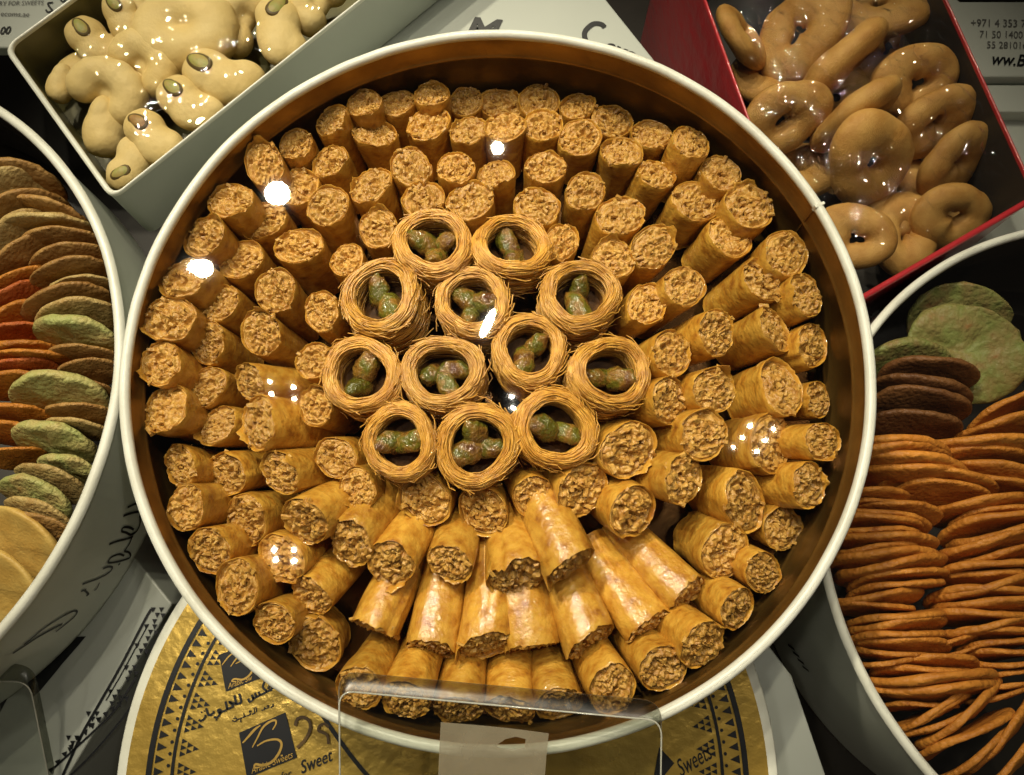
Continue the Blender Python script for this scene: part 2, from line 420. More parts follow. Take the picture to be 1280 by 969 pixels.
for dx, sq in (((0, 0), 1),):
    for st, wd in (([(342, 752), (385, 705), (425, 660), (462, 632)], 16), ([(408, 782), (440, 722), (478, 650), (520, 612), (562, 598), (568, 622), (545, 662)], 14),
                   ([(440, 772), (500, 738), (575, 728), (606, 758), (588, 820), (540, 880), (480, 902), (430, 896), (425, 918), (460, 916)], 17), ([(600, 838), (614, 836)], 20)):
        P.stroke([gp(*q) for q in st], z2, wd / 5.415, taper=True)
    for st, wd in (([(202, 225), (250, 165), (300, 128)], 9), ([(262, 234), (300, 182), (345, 152)], 9), ([(295, 215), (350, 190), (405, 196), (420, 225), (395, 285), (345, 322), (290, 318), (270, 334), (300, 336)], 13), ([(426, 272), (438, 270)], 12)):
        P.stroke([gp(*q) for q in st], z2, wd / 5.415, taper=True)
text_print(P, 'Arabic Sweets', *gp(402, 962), *gp(688, 848), z2, .35, .0, 1.2)
text_print(P, 'Arabic Sw', *gp(245, 385), *gp(412, 322), z2, .35, .0, 1.2)
P.build('logo_print', M['goldprint'], glabel)
P = Print()
P.stroke([gp(*q) for q in [(698, 635), (712, 592), (752, 578), (792, 602), (800, 655), (768, 725), (712, 785)]], z2, 4.0)
P.stroke([gp(*q) for q in [(925, 645), (895, 622), (862, 640), (858, 668), (885, 680), (915, 700), (925, 760)]], z2, 3.5)
P.build('marker_number', M['brownink'], glabel)

# ---- boxes below
def slab(name, pix, z, zb, m, label, cat, mats=None):
    top = [U(x, y, z) for x, y in pix]; n = len(top)
    c = sum(top, Vector()) / n; base = Vector((c.x, c.y, zb))
    V = [p - base for p in top] + [Vector((p.x, p.y, zb)) - base for p in top]
    F = [tuple(range(n))] + [((i + 1) % n, i, n + i, n + (i + 1) % n) for i in range(n)] + [tuple(reversed(range(n, 2 * n)))]
    me = mesh(name, V, F, m, False)
    o = link(name, me, None, base)
    bv = o.modifiers.new('b', 'BEVEL'); bv.width = .0008; bv.segments = 2
    tag(o, label, cat)
    return o
def print_on(o, P, name, m): return P.build(name, m, o)

WZ = -.0125
wb = slab('printed_box', [(215, 755), (60, 1010), (-260, 1010), (-260, 690), (60, 560)], WZ, FLOOR, M['card'], 'white printed box beneath the cracker tin at lower left', 'box')
P = Print(); z = WZ + .0004
def cp(x, y): return (x / 4.233, 740 + y / 4.233)
P.stroke([cp(*q) for q in [(800, 90), (760, 160), (640, 390), (520, 600), (430, 760), (330, 975)]], z, 3.4)
P.stroke([cp(*q) for q in [(785, 170), (650, 420), (560, 575)]], z, 1.4)
P.stroke([cp(*q) for q in [(720, 450), (690, 500), (600, 635), (450, 780), (270, 945)]], z, 2.6)
P.stroke([cp(*q) for q in [(690, 610), (640, 680), (500, 845), (370, 975)]], z, 2.6)
for (x, y, s) in ((832, 122, 1), (796, 212, 1), (746, 312, 1), (690, 428, 1), (606, 556, 1), (490, 672, 1), (384, 800, 1)):
    for k, (dx, dy) in enumerate(((-22, -28), (22, -28), (0, 0), (-14, 34), (30, 4))):
        q = [(x + dx - 13, y + dy - 12), (x + dx + 15, y + dy - 12), (x + dx - 2, y + dy + 16)]
        P.poly([cp(*v) for v in q], z)
for i in range(12):
    t = i / 11; x, y = 668 - t * 400, 560 + t * 380 - 30 * math.sin(t * 3.1)
    P.poly([cp(x - 16, y), cp(x + 14, y - 12), cp(x + 6, y + 24)], z)
P.poly([cp(*q) for q in [(130, 425), (215, 300), (330, 240), (455, 235), (400, 300), (330, 380), (290, 430), (215, 520), (170, 560)]], z)
P.poly([cp(*q) for q in [(0, 350), (110, 290), (200, 300), (120, 410), (0, 410)]], z)
P.poly([cp(*q) for q in [(0, 470), (80, 490), (20, 600), (0, 640)]], z)
P.build('box_print', M['black'], wb)

BZ = -.0022
bb = slab('printed_box', [(330, 160), (380, -260), (560, -260), (742, -20), (862, 130), (872, 160)], BZ, FLOOR, M['card'], 'white printed box with black script at the top, behind the pastry tin', 'box')
P = Print(); z = BZ + .0004
text_print(P, 'M', 578, 50, 624, 55, z, .25, .035, 1.0)
P.build('printed_letter', M['black'], bb); P = Print()
P.stroke([(756, 34), (751, 30), (741, 30), (731, 40), (733, 52), (742, 60), (752, 68)], z, 6.5)
text_print(P, 'avo', 750, 62, 790, 78, z, .55, .035, 1.1)
text_print(P, 'r', 791, 74, 799, 78, z, .55, .015, .9)
P.build('printed_script', M['black'], bb)

tl = slab('printed_paper', [(-120, 59), (60, 60), (200, -120), (-120, -120)], .002, -.004, M['card'], 'white printed paper at the top left corner behind the cream biscuit box', 'paper')
P = Print(); z = .0024
text_print(P, 'RY FOR SWEETS', -2, 7, 54, 6, z, .0, .0, 1.2)
text_print(P, 'ecoms.ae', 0, 20, 36, 21, z, .0, .0, 1.1)
P.build('paper_print', M['greyprint'], tl)
P = Print()
text_print(P, '.00', -4, 43, 13, 42, z, .2, .02, 1.2)
P.stroke([(66, 3), (60, 4), (62, 9), (65, 13), (60, 15), (57, 12)], z, 2.4)
P.stroke([(74, -2), (79, 2), (84, -4)], z, 2)
P.build('paper_script', M['black'], tl)

tr_ = slab('printed_box', [(1130, -60), (1130, 60), (1226, 96), (1420, 96), (1420, 2), (1200, 2)], -.035, FLOOR + .002, M['card'], 'white printed box with phone numbers at the top right corner', 'box')
P = Print(); z = -.0345
text_print(P, '+971 4 353 7', 1213, 33, 1284, 34, z, .2, .0, 1.25)
text_print(P, '71 50 14001', 1224, 47, 1284, 48, z, .2, .0, 1.25)
text_print(P, '55 281016', 1233, 60, 1284, 61, z, .2, .0, 1.2)
P.build('box_print', M['greyprint'], tr_)
P = Print()
text_print(P, 'ww.B', 1238, 80, 1284, 83, z, .45, .015, 1.3)
P.build('box_script', M['black'], tr_)
tr2 = slab('stacked_box', [(1180, 106), (1420, 106), (1420, 140), (1180, 140)], -.038, FLOOR + .002, M['card'], 'plain white box edge just below the phone number box', 'box')
tr3 = slab('stacked_box', [(1180, 146), (1420, 146), (1420, 330), (1180, 330)], -.046, FLOOR + .002, M['card'], 'plain white box between the red box and the right cracker tin', 'box')
fb_ = slab('folded_carton', [(925, 800), (948, 790), (990, 845), (1032, 969), (1050, 1040), (960, 1040), (955, 900)], -.040, FLOOR, M['card'], 'white folded carton between the gold lidded tin and right tin', 'box')
V = [U(958, 858, -.030), U(990, 878, -.0385), U(965, 905, -.0393), U(940, 880, -.034)]

# marker handwriting on the left tin's wall
def on_wall(x, y, c, R):
    d = ray(x, y); ox, oy = CAM.x - c[0], CAM.y - c[1]
    A = d.x * d.x + d.y * d.y; B = 2 * (ox * d.x + oy * d.y); C = ox * ox + oy * oy - R * R
    D = B * B - 4 * A * C
    if D < 0: return None
    return CAM + d * ((-B - math.sqrt(D)) / (2 * A))
def wall_print(name, strokes, c, R, m, parent):
    VV, FF = [], []
    for st, wpx in strokes:
        pts = [on_wall(x, y, c, R) for x, y in st]
        if any(p is None for p in pts): continue
        pts = smooth_path(pts, 5)
        pts = [Vector((c[0] + (p.x - c[0]) * R / math.hypot(p.x - c[0], p.y - c[1]), c[1] + (p.y - c[1]) * R / math.hypot(p.x - c[0], p.y - c[1]), p.z)) for p in pts]
        nr = [Vector((p.x - c[0], p.y - c[1], 0)).normalized() for p in pts]
        V, F = ribbon_verts(pts, wpx / ppm(pts[0]), nr)
        o = len(VV); VV += V; FF += [tuple(o + i for i in f) for f in F]
    base = Vector(parent.location)
    link(name, mesh(name, [v - base for v in VV], FF, m, False), parent)
tins = [o for o in COL.objects if o.name.startswith('round_tin')]
lt = tins[1]; rt_ = tins[2]
def mp(x, y): return (80 + x / 5.383, 600 + y / 5.383)
ms = [([(428, 185), (470, 165), (520, 150)], 3.2), ([(400, 242), (460, 222), (515, 215), (545, 232)], 3.2), ([(510, 238), (512, 290), (490, 345), (450, 368), (420, 355), (390, 345), (400, 320), (440, 320), (470, 335)], 3.0),
      ([(305, 432), (360, 412), (430, 395), (465, 380)], 3.2), ([(460, 380), (440, 430), (405, 480)], 2.6), ([(405, 480), (440, 490), (445, 520), (400, 540), (330, 556), (298, 552), (320, 520), (370, 500), (405, 510)], 2.8),
      ([(262, 598), (300, 585), (325, 590), (305, 622), (240, 660), (180, 682), (125, 702)], 2.8), ([(365, 572), (378, 562)], 3.0), ([(205, 745), (222, 730), (238, 692)], 2.0), ([(115, 750), (140, 745), (165, 770), (150, 778)], 2.6), ([(140, 740), (150, 735)], 2.4)]
wall_print('marker_writing', [([mp(*q) for q in st], w_) for st, w_ in ms], LC, LR - .0012 + .0003, M['ink'], lt)
wall_print('marker_writing', [([(16, 817), (30, 808), (50, 795), (78, 780)], 4), ([(30, 806), (60, 782), (92, 764), (94, 770), (70, 790)], 3)], LC, LR - .0012 + .0003, M['ink'], lt)
wall_print('printed_marks', [([(985 + i * 6, 806 + i * 9), (993 + i * 6, 812 + i * 9)], 3.5) for i in range(4)], RC, RR - .0009, M['ink'], rt_)

# ------------------------------------------------------------------ square boxes of biscuits
def open_box(name, A, B, D, z, zb, wall_m, in_m, rim_m, t, label, inset_floor):
    """open tray: corner A with edges to B and D (world xy)"""
    A, B, D = Vector(A), Vector(B), Vector(D); C = B + D - A
    cen = (A + C) / 2
    root = empty(name, loc=(cen.x, cen.y, zb)); tag(root, label, 'box')
    out = [p - cen for p in (A, B, C, D)]
    if (out[1] - out[0]).cross(out[2] - out[0]) < 0: out = [out[0], out[3], out[2], out[1]]
    def rounded(q, rr, n=5):
        res = []
        for i in range(4):
            p, a, b = q[i], q[i - 1], q[(i + 1) % 4]
            da, db = (a - p).normalized(), (b - p).normalized()
            for k in range(n + 1):
                u = k / n
                res.append((p + da * rr) * (1 - u) ** 2 + p * 2 * u * (1 - u) + (p + db * rr) * u ** 2)
        return res
    h = z - zb
    ro = rounded(out, .006); cc = Vector((0, 0))
    ri = rounded([p * (1 - t / (p.length)) for p in out], .005)
    n = len(ro)
    def band(loops, m, nm, flip=False):
        V = [(p.x, p.y, zz) for lp, zz in loops for p in lp]
        F = grid_faces(n, len(loops))
        if flip: F = [tuple(reversed(f)) for f in F]
        return link(nm, mesh(nm, V, F, m), root)
    band([(ro, 0), (ro, h - .0006)], wall_m, 'outer_wall')
    band([(ri, 0.001), (ri, h - .0006)], in_m, 'inner_wall', True)
    rm = [p * 1.004 for p in ro]; rn = [p * .996 for p in ri]
    band([(rm, h - .0012), (rm, h + .0002), ([(a + b) / 2 for a, b in zip(rm, rn)], h + .0009), (rn, h + .0002), (rn, h - .0012)], rim_m, 'rim')
    V = [(p.x, p.y, inset_floor) for p in ri]
    link('floor_panel', mesh('floor_panel', V, [tuple(range(n))], in_m, False), root)
    return root
cbz, cbb = .032, -.0015
a, b_, d_ = [U(*q, cbz).to_2d() for q in ((140, 249), (460, -6), (8, 64))]
d_ = a + (d_ - a)
CB_A, CB_B, CB_D = a.copy(), b_.copy(), d_.copy()
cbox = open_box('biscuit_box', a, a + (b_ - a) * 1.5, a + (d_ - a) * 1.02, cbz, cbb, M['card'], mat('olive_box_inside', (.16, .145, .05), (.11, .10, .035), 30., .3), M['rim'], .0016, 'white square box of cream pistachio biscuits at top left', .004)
rbz, rbb = -.001, FLOOR + .0005
a, b_, d_ = [U(*q, rbz).to_2d() for q in ((1027, 404), (1290, 252), (880, 0))]
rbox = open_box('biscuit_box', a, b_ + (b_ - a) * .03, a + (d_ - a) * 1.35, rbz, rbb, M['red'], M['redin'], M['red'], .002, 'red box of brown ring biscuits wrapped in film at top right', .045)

# ---- cream biscuits: folded dough pieces with a pistachio slice in the end
def dough(pts, radii, squash, seed, seg=20):
    pts = smooth_path(pts, 6); n = len(pts)
    rr = []
    for i in range(n):
        u = i / (n - 1) * (len(radii) - 1); k = min(int(u), len(radii) - 2); f = u - k
        f = f * f * (3 - 2 * f); rr.append(radii[k] * (1 - f) + radii[k + 1] * f)
    m = .5 * (rr[0] + rr[-1])
    # rounded ends
    head = []; tail = []
    t0 = (pts[0] - pts[1]).normalized(); t1 = (pts[-1] - pts[-2]).normalized()
    for q in (85, 60, 35, 15):
        head.append((pts[0] + t0 * rr[0] * .55 * math.sin(rad(q)), rr[0] * math.cos(rad(q))))
    for q in (15, 35, 60, 85):
        tail.append((pts[-1] + t1 * rr[-1] * .55 * math.sin(rad(q)), rr[-1] * math.cos(rad(q))))
    P_ = [h[0] for h in head] + pts + [h[0] for h in tail]; Q = [h[1] for h in head] + rr + [h[1] for h in tail]
    V, F = sweep(P_, Q, seg, squash)
    out = []
    for v in V:
        nn = fb((v.x * 90 + seed * 7, v.y * 90, v.z * 90 + seed), 1, 3)
        out.append(v * (1 + .0) + Vector((0, 0, 1)) * nn * .0007 + Vector(v).normalized() * nn * .0006)
    return out, F
def cream(x, y, wpx, rot, kind, tilt=0, taz=0, z=.024, pc=0, lab=''):
    p = U(x, y, z); s = wpx / ppm(p) / .0322
    rr_ = random.Random(x * 31 + y)
    if kind == 'ring':
        lobes = [((.0088 * math.cos(t), .0068 * math.sin(t), .0004 * math.sin(2 * t)), (.0078, .0074, .0064)) for t in [2 * math.pi * i / 14 for i in range(14)]] + [((0, 0, -.0015), (.007, .006, .004))]
    elif kind == 'shell':
        lobes = [((.0035, -.0010, 0), (.0130, .0092, .0066)), ((.0088, .0036, -.0005), (.0078, .0062, .0056)), ((-.0050, .0006, .0006), (.0100, .0094, .0066)), ((-.0095, .0050, -.0010), (.0052, .0044, .0048))]
    elif kind == 'fold':
        lobes = [((.0095 * math.cos(t), .0085 * math.sin(t) - .003, .0016 * math.sin(t)), (.0072, .0068, .0064)) for t in [rad(q) for q in (-8, 15, 38, 62, 90, 118, 145, 170, 190)]] + [((0, -.0005, -.002), (.008, .006, .0045))]
    else:
        lobes = [((0, 0, 0), (.0135, .0092, .0072)), ((.006, .003, .001), (.0075, .006, .0066)), ((-.006, -.002, .0005), (.0075, .0075, .0068))]
    V, F = [], []
    for (lx, ly, lz), (sx, sy, sz) in lobes:
        o_ = len(V); n_, k_ = 20, 12
        for j in range(k_):
            t = math.pi * (j + .05) / (k_ - 1 + .1)
            for i in range(n_):
                q = 2 * math.pi * i / n_
                V.append((lx + sx * math.sin(t) * math.cos(q), ly + sy * math.sin(t) * math.sin(q), lz + sz * math.cos(t)))
        F += [tuple(o_ + v for v in reversed(f)) for f in grid_faces(n_, k_)] + [tuple(o_ + i for i in range(n_)), tuple(o_ + (k_ - 1) * n_ + i for i in reversed(range(n_)))]
    V = [(v[0] * (1 + .08 * fb((v[0] * 60 + x, v[1] * 60, v[2] * 60))), v[1] * (1 + .10 * fb((v[0] * 60, v[1] * 60 + y, v[2] * 60))), v[2] * (1 + .10 * fb((v[0] * 70, v[1] * 70, x)))) for v in V]
    # keep the piece between the walls of the box
    e1, e2 = (CB_B - CB_A).normalized(), (CB_D - CB_A).normalized()
    vv = p.to_2d() - CB_A; m_ = .0115 * s + .002
    det = e1.x * e2.y - e1.y * e2.x
    cu_, cv_ = (vv.x * e2.y - vv.y * e2.x) / det, (e1.x * vv.y - e1.y * vv.x) / det
    cu_ = max(cu_, m_); cv_ = min(max(cv_, m_), (CB_D - CB_A).length - m_)
    p = Vector((*(CB_A + e1 * cu_ + e2 * cv_), p.z))
    ax = Matrix.Rotation(rad(tilt), 4, Vector((math.cos(rad(taz)), math.sin(rad(taz)), 0)))
    mw = Matrix.Translation(p) @ ax @ Matrix.Rotation(rad(rot), 4, 'Z') @ Matrix.Scale(s, 4)
    o = empty('cream_biscuit', mw)
    tag(o, lab, 'biscuit', 'cream pistachio biscuits in the white box')
    dg = link('dough', mesh('dough', V, F, M['cream']), o)
    rmd = dg.modifiers.new('r', 'REMESH'); rmd.mode = 'VOXEL'; rmd.voxel_size = .00055; rmd.use_smooth_shade = True
    smd = dg.modifiers.new('s', 'SMOOTH'); smd.factor = .6; smd.iterations = 28
    if kind == 'shell' and pc is not None:
        # pistachio slice set in a dark slot on the raised end
        ro_ = rad(rr_.uniform(-50, 20))
        for nm, r1, r2, r3, mm in (('slot', .0056, .0036, .0013, M['edge_line']), ('pistachio_slice', .0051, .0031, .0016, M['pslice2'] if pc else M['pslice'])):
            VV = []; n = 20; k_ = 9
            for j in range(k_):
                t = math.pi * (j + .05) / (k_ - 1 + .1)
                for i in range(n):
                    q = 2 * math.pi * i / n
                    VV.append((r1 * math.sin(t) * math.cos(q), r2 * math.sin(t) * math.sin(q) * (1 + .15 * math.cos(q)), r3 * math.cos(t)))
            c_ = link(nm, mesh(nm, VV, [tuple(reversed(f)) for f in grid_faces(n, k_)], mm), o)
            c_.location = (-.0062, .0010, .0060); c_.rotation_euler = (-.04, -.10, ro_)
    return o
CREAM = [  # x, y, width px, rotation, kind, tilt, tilt azimuth, z, slice tone, label
    (60, -20, 90, 20, 'plain', 0, 0, .012, None, 'cream biscuit under the others at the top edge of the white box'),
    (185, -18, 110, -10, 'fold', 0, 0, .014, None, 'cream biscuit cut off by the top edge above the big ring biscuit'),
    (262, 40, 110, 30, 'plain', 0, 0, .010, None, 'cream biscuit half hidden between the ring biscuit and its right neighbour'),
    (300, 22, 92, 60, 'fold', 12, 0, .020, None, 'smooth cream biscuit right of the big ring biscuit'),
    (392, 2, 90, 60, 'fold', 0, 0, .020, None, 'cream biscuit in the right corner of the white box'),
    (350, 38, 100, -75, 'shell', 8, 90, .023, 0, 'cream biscuit with long green pistachio, lower right of box top edge'),
    (200, 100, 130, 20, 'plain', 0, 0, .012, None, 'cream biscuit lying in the bottom layer at the middle of the box'),
    (78, 106, 62, 70, 'plain', 25, 90, .018, None, 'small cream biscuit leaning on the left wall of the white box'),
    (100, 70, 100, 0, 'plain', 0, 0, .012, None, 'cream biscuit in the bottom layer by the left wall'),
    (118, 55, 84, -35, 'shell', 14, 60, .022, 0, 'cream biscuit with narrow pistachio slot by the upper left wall'),
    (155, 24, 74, -60, 'shell', 20, 0, .024, 0, 'cream biscuit with dark green pistachio left of the big ring'),
    (232, 40, 132, 8, 'ring', 6, 0, .024, None, 'large smooth ring shaped cream biscuit with a dimple, top of pile'),
    (186, 78, 96, -40, 'fold', 10, 30, .023, None, 'bent cream biscuit just below the big ring biscuit'),
    (140, 112, 100, -32, 'fold', 15, 30, .022, None, 'folded cream biscuit with raised bent end, left of middle'),
    (126, 165, 92, 75, 'plain', 20, 60, .017, None, 'wide cream biscuit at the lower left wall of the white box'),
    (275, 98, 108, -18, 'shell', 5, 0, .025, 0, 'cream biscuit with pale green pistachio, right of the box middle'),
    (235, 130, 92, -35, 'shell', 6, 0, .025, 0, 'cream biscuit with round grey green pistachio slice, box middle'),
    (190, 172, 88, -42, 'shell', 8, 0, .025, 1, 'cream biscuit with brown pistachio slice near the front wall'),
    (163, 208, 78, 75, 'shell', 12, 40, .022, 0, 'cream biscuit with bright green pistachio in the lower corner'),
]
for x, y, wpx, rot, kd, tl_, ta, z, pc, lab in CREAM: cream(x, y, wpx, rot, kd, tl_, ta, z, pc, lab)

# ---- brown ring biscuits
def ring_mesh(seed):
    r = random.Random(seed); n, k = 40, 18; V = []
    for i in range(n):
        a = 2 * math.pi * i / n
        R0 = 1 + .06 * math.sin(2 * a + seed) + .05 * math.sin(a * 3 + seed * 2)
        rt = .76 * (1 + .10 * math.sin(a + seed * 1.3) + .05 * math.sin(3 * a + seed))
        pinch = math.exp(-((a - 1.2) / .22) ** 2) * .12
        for j in range(k):
            b = 2 * math.pi * j / k
            rr = rt * (1 - pinch)
            x = (R0 + rr * math.cos(b)); zz = rr * .62 * math.sin(b)
            nz = .03 * fb((math.cos(a) * 2 + seed, math.sin(a) * 2, zz * 2))
            nz += .05 * fb((math.cos(a) * 1.2 + seed * 3, math.sin(a) * 1.2, zz + 4))
            V.append(((x + nz) * math.cos(a) * 1.05, (x + nz) * math.sin(a) * .86, zz + nz))
    F = []
    for i in range(n):
        for j in range(k):
            F.append((i * k + j, ((i + 1) % n) * k + j, ((i + 1) % n) * k + (j + 1) % k, i * k + (j + 1) % k))
    return mesh('ring_biscuit', V, F, M['tan'])
RINGS = [ring_mesh(s) for s in (1, 2, 3, 4)]
RB = [  # x, y, outer width px, face tilt from vertical, azimuth of the tilt (image degrees, 90 = up), spin, z, label
    (990, 215, 110, 15, 90, 10, -.040, 'brown ring biscuit in shadow below the oval one by the left wall'),
    (1125, 245, 110, 10, 0, 50, -.038, 'brown ring biscuit lying underneath the curved one at middle'),
    (1130, 292, 100, 15, 300, 90, -.036, 'brown ring biscuit behind the front ring near the bottom wall'),
    (1040, 120, 130, 5, 0, 20, -.050, 'brown ring biscuit deep in the red box under the two rods'),
    (1195, 230, 120, 5, 0, 80, -.050, 'brown ring biscuit deep in the red box near the right wall'),
    (958, 96, 104, 20, 60, 40, -.040, 'brown ring biscuit deep in the red box under the left wall pair'),
    (1112, 62, 100, 15, 200, 70, -.044, 'brown ring biscuit deep in the red box right of the upper rod'),
    (1094, 8, 132, 20, 120, 0, -.024, 'large brown ring biscuit at the top edge of the red box'),
    (926, 48, 96, 50, 20, 0, -.020, 'brown ring biscuit leaning on the left wall at the top of the red box'),
    (1000, 42, 118, 42, 200, 40, -.020, 'tall brown ring biscuit second from left at the top of the red box'),
    (1052, 78, 124, 84, 132, 70, -.012, 'brown ring biscuit standing on edge, upper of the two rods'),
    (1070, 143, 124, 84, 122, 10, -.012, 'brown ring biscuit standing on edge, lower of the two rods'),
    (980, 148, 106, 52, 285, 30, -.014, 'oval looking brown ring biscuit by the left wall of the red box'),
    (1144, 103, 104, 40, 285, 200, -.013, 'brown ring biscuit with dented top, upper right of the pile'),
    (1166, 152, 104, 62, 285, 60, -.018, 'brown ring biscuit below the dented one by the right wall'),
    (1192, 202, 102, 62, 295, 120, -.024, 'third brown ring biscuit down the right wall of the red box'),
    (1088, 200, 126, 58, 290, 150, -.012, 'curved brown ring biscuit in the middle front of the pile'),
    (1069, 297, 92, 28, 250, 160, -.016, 'brown ring biscuit with open hole beside the pastry tin rim'),
    (1190, 270, 98, 48, 280, 0, -.030, 'brown ring biscuit in the front right corner of the red box'),
]
for i, (x, y, wpx, ti, az, sp, z, lab) in enumerate(RB):
    p = U(x, y, z); s = wpx / ppm(p) / 3.4
    nrm = Vector((math.sin(rad(ti)) * math.cos(rad(az)), math.sin(rad(ti)) * math.sin(rad(az)), math.cos(rad(ti))))
    mw = Matrix.Translation(p) @ frame(nrm).to_4x4() @ Matrix.Rotation(rad(sp), 4, 'Z') @ Matrix.Scale(s, 4)
    o = link('ring_biscuit', RINGS[i % 4], mw=mw); tag(o, lab, 'biscuit', 'brown ring biscuits in the red box')

# ---- thin crackers
def cracker_mesh(seed, m, thick=.10, lumpy=.03):
    n = 34; prof = [(.02, .5), (.35, .5), (.65, .5), (.88, .48), (.96, .42), (.99, .28), (1.0, 0), (.985, -.30), (.95, -.44), (.86, -.5), (.6, -.5), (.02, -.5)]
    V = []
    for r, h in prof:
        for i in range(n):
            a = 2 * math.pi * i / n
            q = 1 + .06 * fb((math.cos(a) * 1.3 + seed * 5, math.sin(a) * 1.3, seed)) + .025 * fb((math.cos(a) * 5 + seed, math.sin(a) * 5, 3))
            x, y = r * q * math.cos(a), r * q * .80 * math.sin(a)
            bend = .09 * math.sin(seed * 2.3) * (x * x - .35) + .045 * math.sin(2.5 * y + x * 1.5 + seed)
            nz = lumpy * fb((x * 3 + seed * 9, y * 3, h)) + lumpy * .6 * fb((x * 9 + seed * 3, y * 9, h))
            V.append((x, y, h * thick * 2 * (1 + .3 * fb((x * 2, y * 2, seed))) + bend + nz))
    F = [tuple(reversed(f)) for f in grid_faces(n, len(prof))]
    F.append(tuple(range(n))); F.append(tuple(reversed(range((len(prof) - 1) * n, len(prof) * n))))
    return mesh('cracker', V, F, M[m])
CRM = {}
def cracker_thing(x, y, wpx, rot, ti, m, z, lab, grp, taz=None, thick=.075, lumpy=.03):
    """x, y = photo point of the middle of its visible strip; rot = turn in the picture; ti = lean from lying flat"""
    ti = min(78, ti + 12 if ti > 44 else ti); k = R_.randrange(3); key = (m, k, thick, lumpy)
    if key not in CRM: CRM[key] = cracker_mesh(k + len(CRM) * 1.7, m, thick, lumpy)
    rot += R_.uniform(-4, 4); ti += R_.uniform(-5, 4)
    p = U(x, y, z); s = wpx / ppm(p) / 2
    c_, r_ = (LC, LR) if x < 640 else (RC, RR)
    v_ = p.to_2d() - Vector(c_); ex = Vector((math.cos(rad(rot)), math.sin(rad(rot))))
    for _ in range(60):            # keep it inside its tin
        if max((v_ + ex * s * k).length for k in (-1, 1)) < r_ - .0045 and v_.length < r_ - .008: break
        v_ *= .985
    p = Vector((c_[0] + v_.x, c_[1] + v_.y, p.z))
    az = rad(rot - 90 if taz is None else taz)
    nrm = Vector((math.sin(rad(ti)) * math.cos(az), math.sin(rad(ti)) * math.sin(az), math.cos(rad(ti))))
    t = Vector((math.cos(rad(rot)), math.sin(rad(rot)), 0)); t = (t - nrm * t.dot(nrm)).normalized()
    yv = nrm.cross(t)
    rot_m = Matrix((t, yv, nrm)).transposed().to_4x4()
    mw = Matrix.Translation(p) @ rot_m @ Matrix.Scale(s, 4)
    o = link('cracker', CRM[key], mw=mw); tag(o, lab, 'cracker', grp)
    return o
GL = 'mixed crackers in the left tin'; GRT = 'orange crackers in the right tin'
LEFT = [  # x, y, w, rot, lean, tone, z, words
    (30, 238, 120, 8, 62, 'cr_brown'), (18, 262, 120, 25, 62, 'cr_pale'), (95, 262, 110, -6, 66, 'cr_brown'), (30, 285, 120, 30, 64, 'cr_brown'),
    (92, 284, 120, 10, 66, 'cr_pale'), (35, 312, 110, 42, 64, 'cr_pale'), (96, 306, 100, 8, 66, 'cr_brown'), (40, 335, 100, 38, 66, 'cr_brown'), (95, 335, 96, 16, 66, 'cr_brown'),
    (92, 356, 100, 20, 66, 'cr_brown'), (104, 374, 84, 18, 68, 'cr_pale'), (88, 392, 110, 26, 68, 'cr_brown'), (30, 372, 90, 38, 66, 'cr_orange'), (22, 392, 90, 40, 66, 'cr_red'),
    (26, 412, 90, 36, 66, 'cr_orange'), (24, 432, 90, 22, 66, 'cr_red'), (100, 408, 104, 6, 66, 'cr_pale'), (98, 432, 112, -2, 56, 'cr_green'), (28, 452, 100, 4, 66, 'cr_orange'), (44, 464, 104, 3, 66, 'cr_orange'),
    (108, 455, 90, 2, 68, 'cr_brown'), (30, 474, 90, 8, 66, 'cr_red'), (112, 474, 76, 10, 68, 'cr_brown'), (22, 492, 84, 16, 66, 'cr_orange'), (115, 494, 54, -3, 64, 'cr_brown'), (76, 505, 120, -2, 52, 'cr_green'),
    (100, 526, 84, -2, 66, 'cr_brown'), (22, 530, 90, 6, 64, 'cr_orange'), (100, 544, 84, -4, 66, 'cr_pale'), (16, 552, 80, 4, 62, 'cr_orange'), (68, 563, 108, -4, 52, 'cr_green'), (20, 580, 70, 8, 62, 'cr_orange'),
    (86, 596, 80, -8, 50, 'cr_green'), (64, 612, 96, -14, 52, 'cr_pale'), (46, 632, 100, -16, 48, 'cr_green'), (50, 656, 98, -16, 50, 'cr_pale'), (58, 672, 92, -14, 52, 'cr_brown'), (22, 690, 130, -16, 40, 'cr_yellow'), (0, 745, 130, -20, 36, 'cr_yellow')]
TONE = {'cr_brown': 'brown', 'cr_pale': 'pale tan', 'cr_orange': 'orange', 'cr_red': 'reddish orange', 'cr_green': 'pale green pistachio', 'cr_yellow': 'yellow', 'cr_dark': 'dark brown', 'cr_deepgreen': 'green pistachio'}
ORD = ['topmost', 'second', 'third', 'fourth', 'fifth', 'sixth', 'seventh', 'eighth', 'ninth', 'tenth', 'eleventh', 'twelfth', 'thirteenth', 'fourteenth', 'fifteenth', 'sixteenth', 'seventeenth', 'eighteenth', 'nineteenth', 'twentieth']
def labelled(lst, place):
    from collections import defaultdict
    cnt = defaultdict(int); out = []
    for i in sorted(range(len(lst)), key=lambda i: lst[i][1]):
        t = lst[i][5]; k = cnt[t]; cnt[t] += 1
        out.append((lst[i], '%s thin cracker, %s of that colour from the top, in the %s' % (TONE[t], ORD[k], place)))
    return out
nL = len(LEFT)
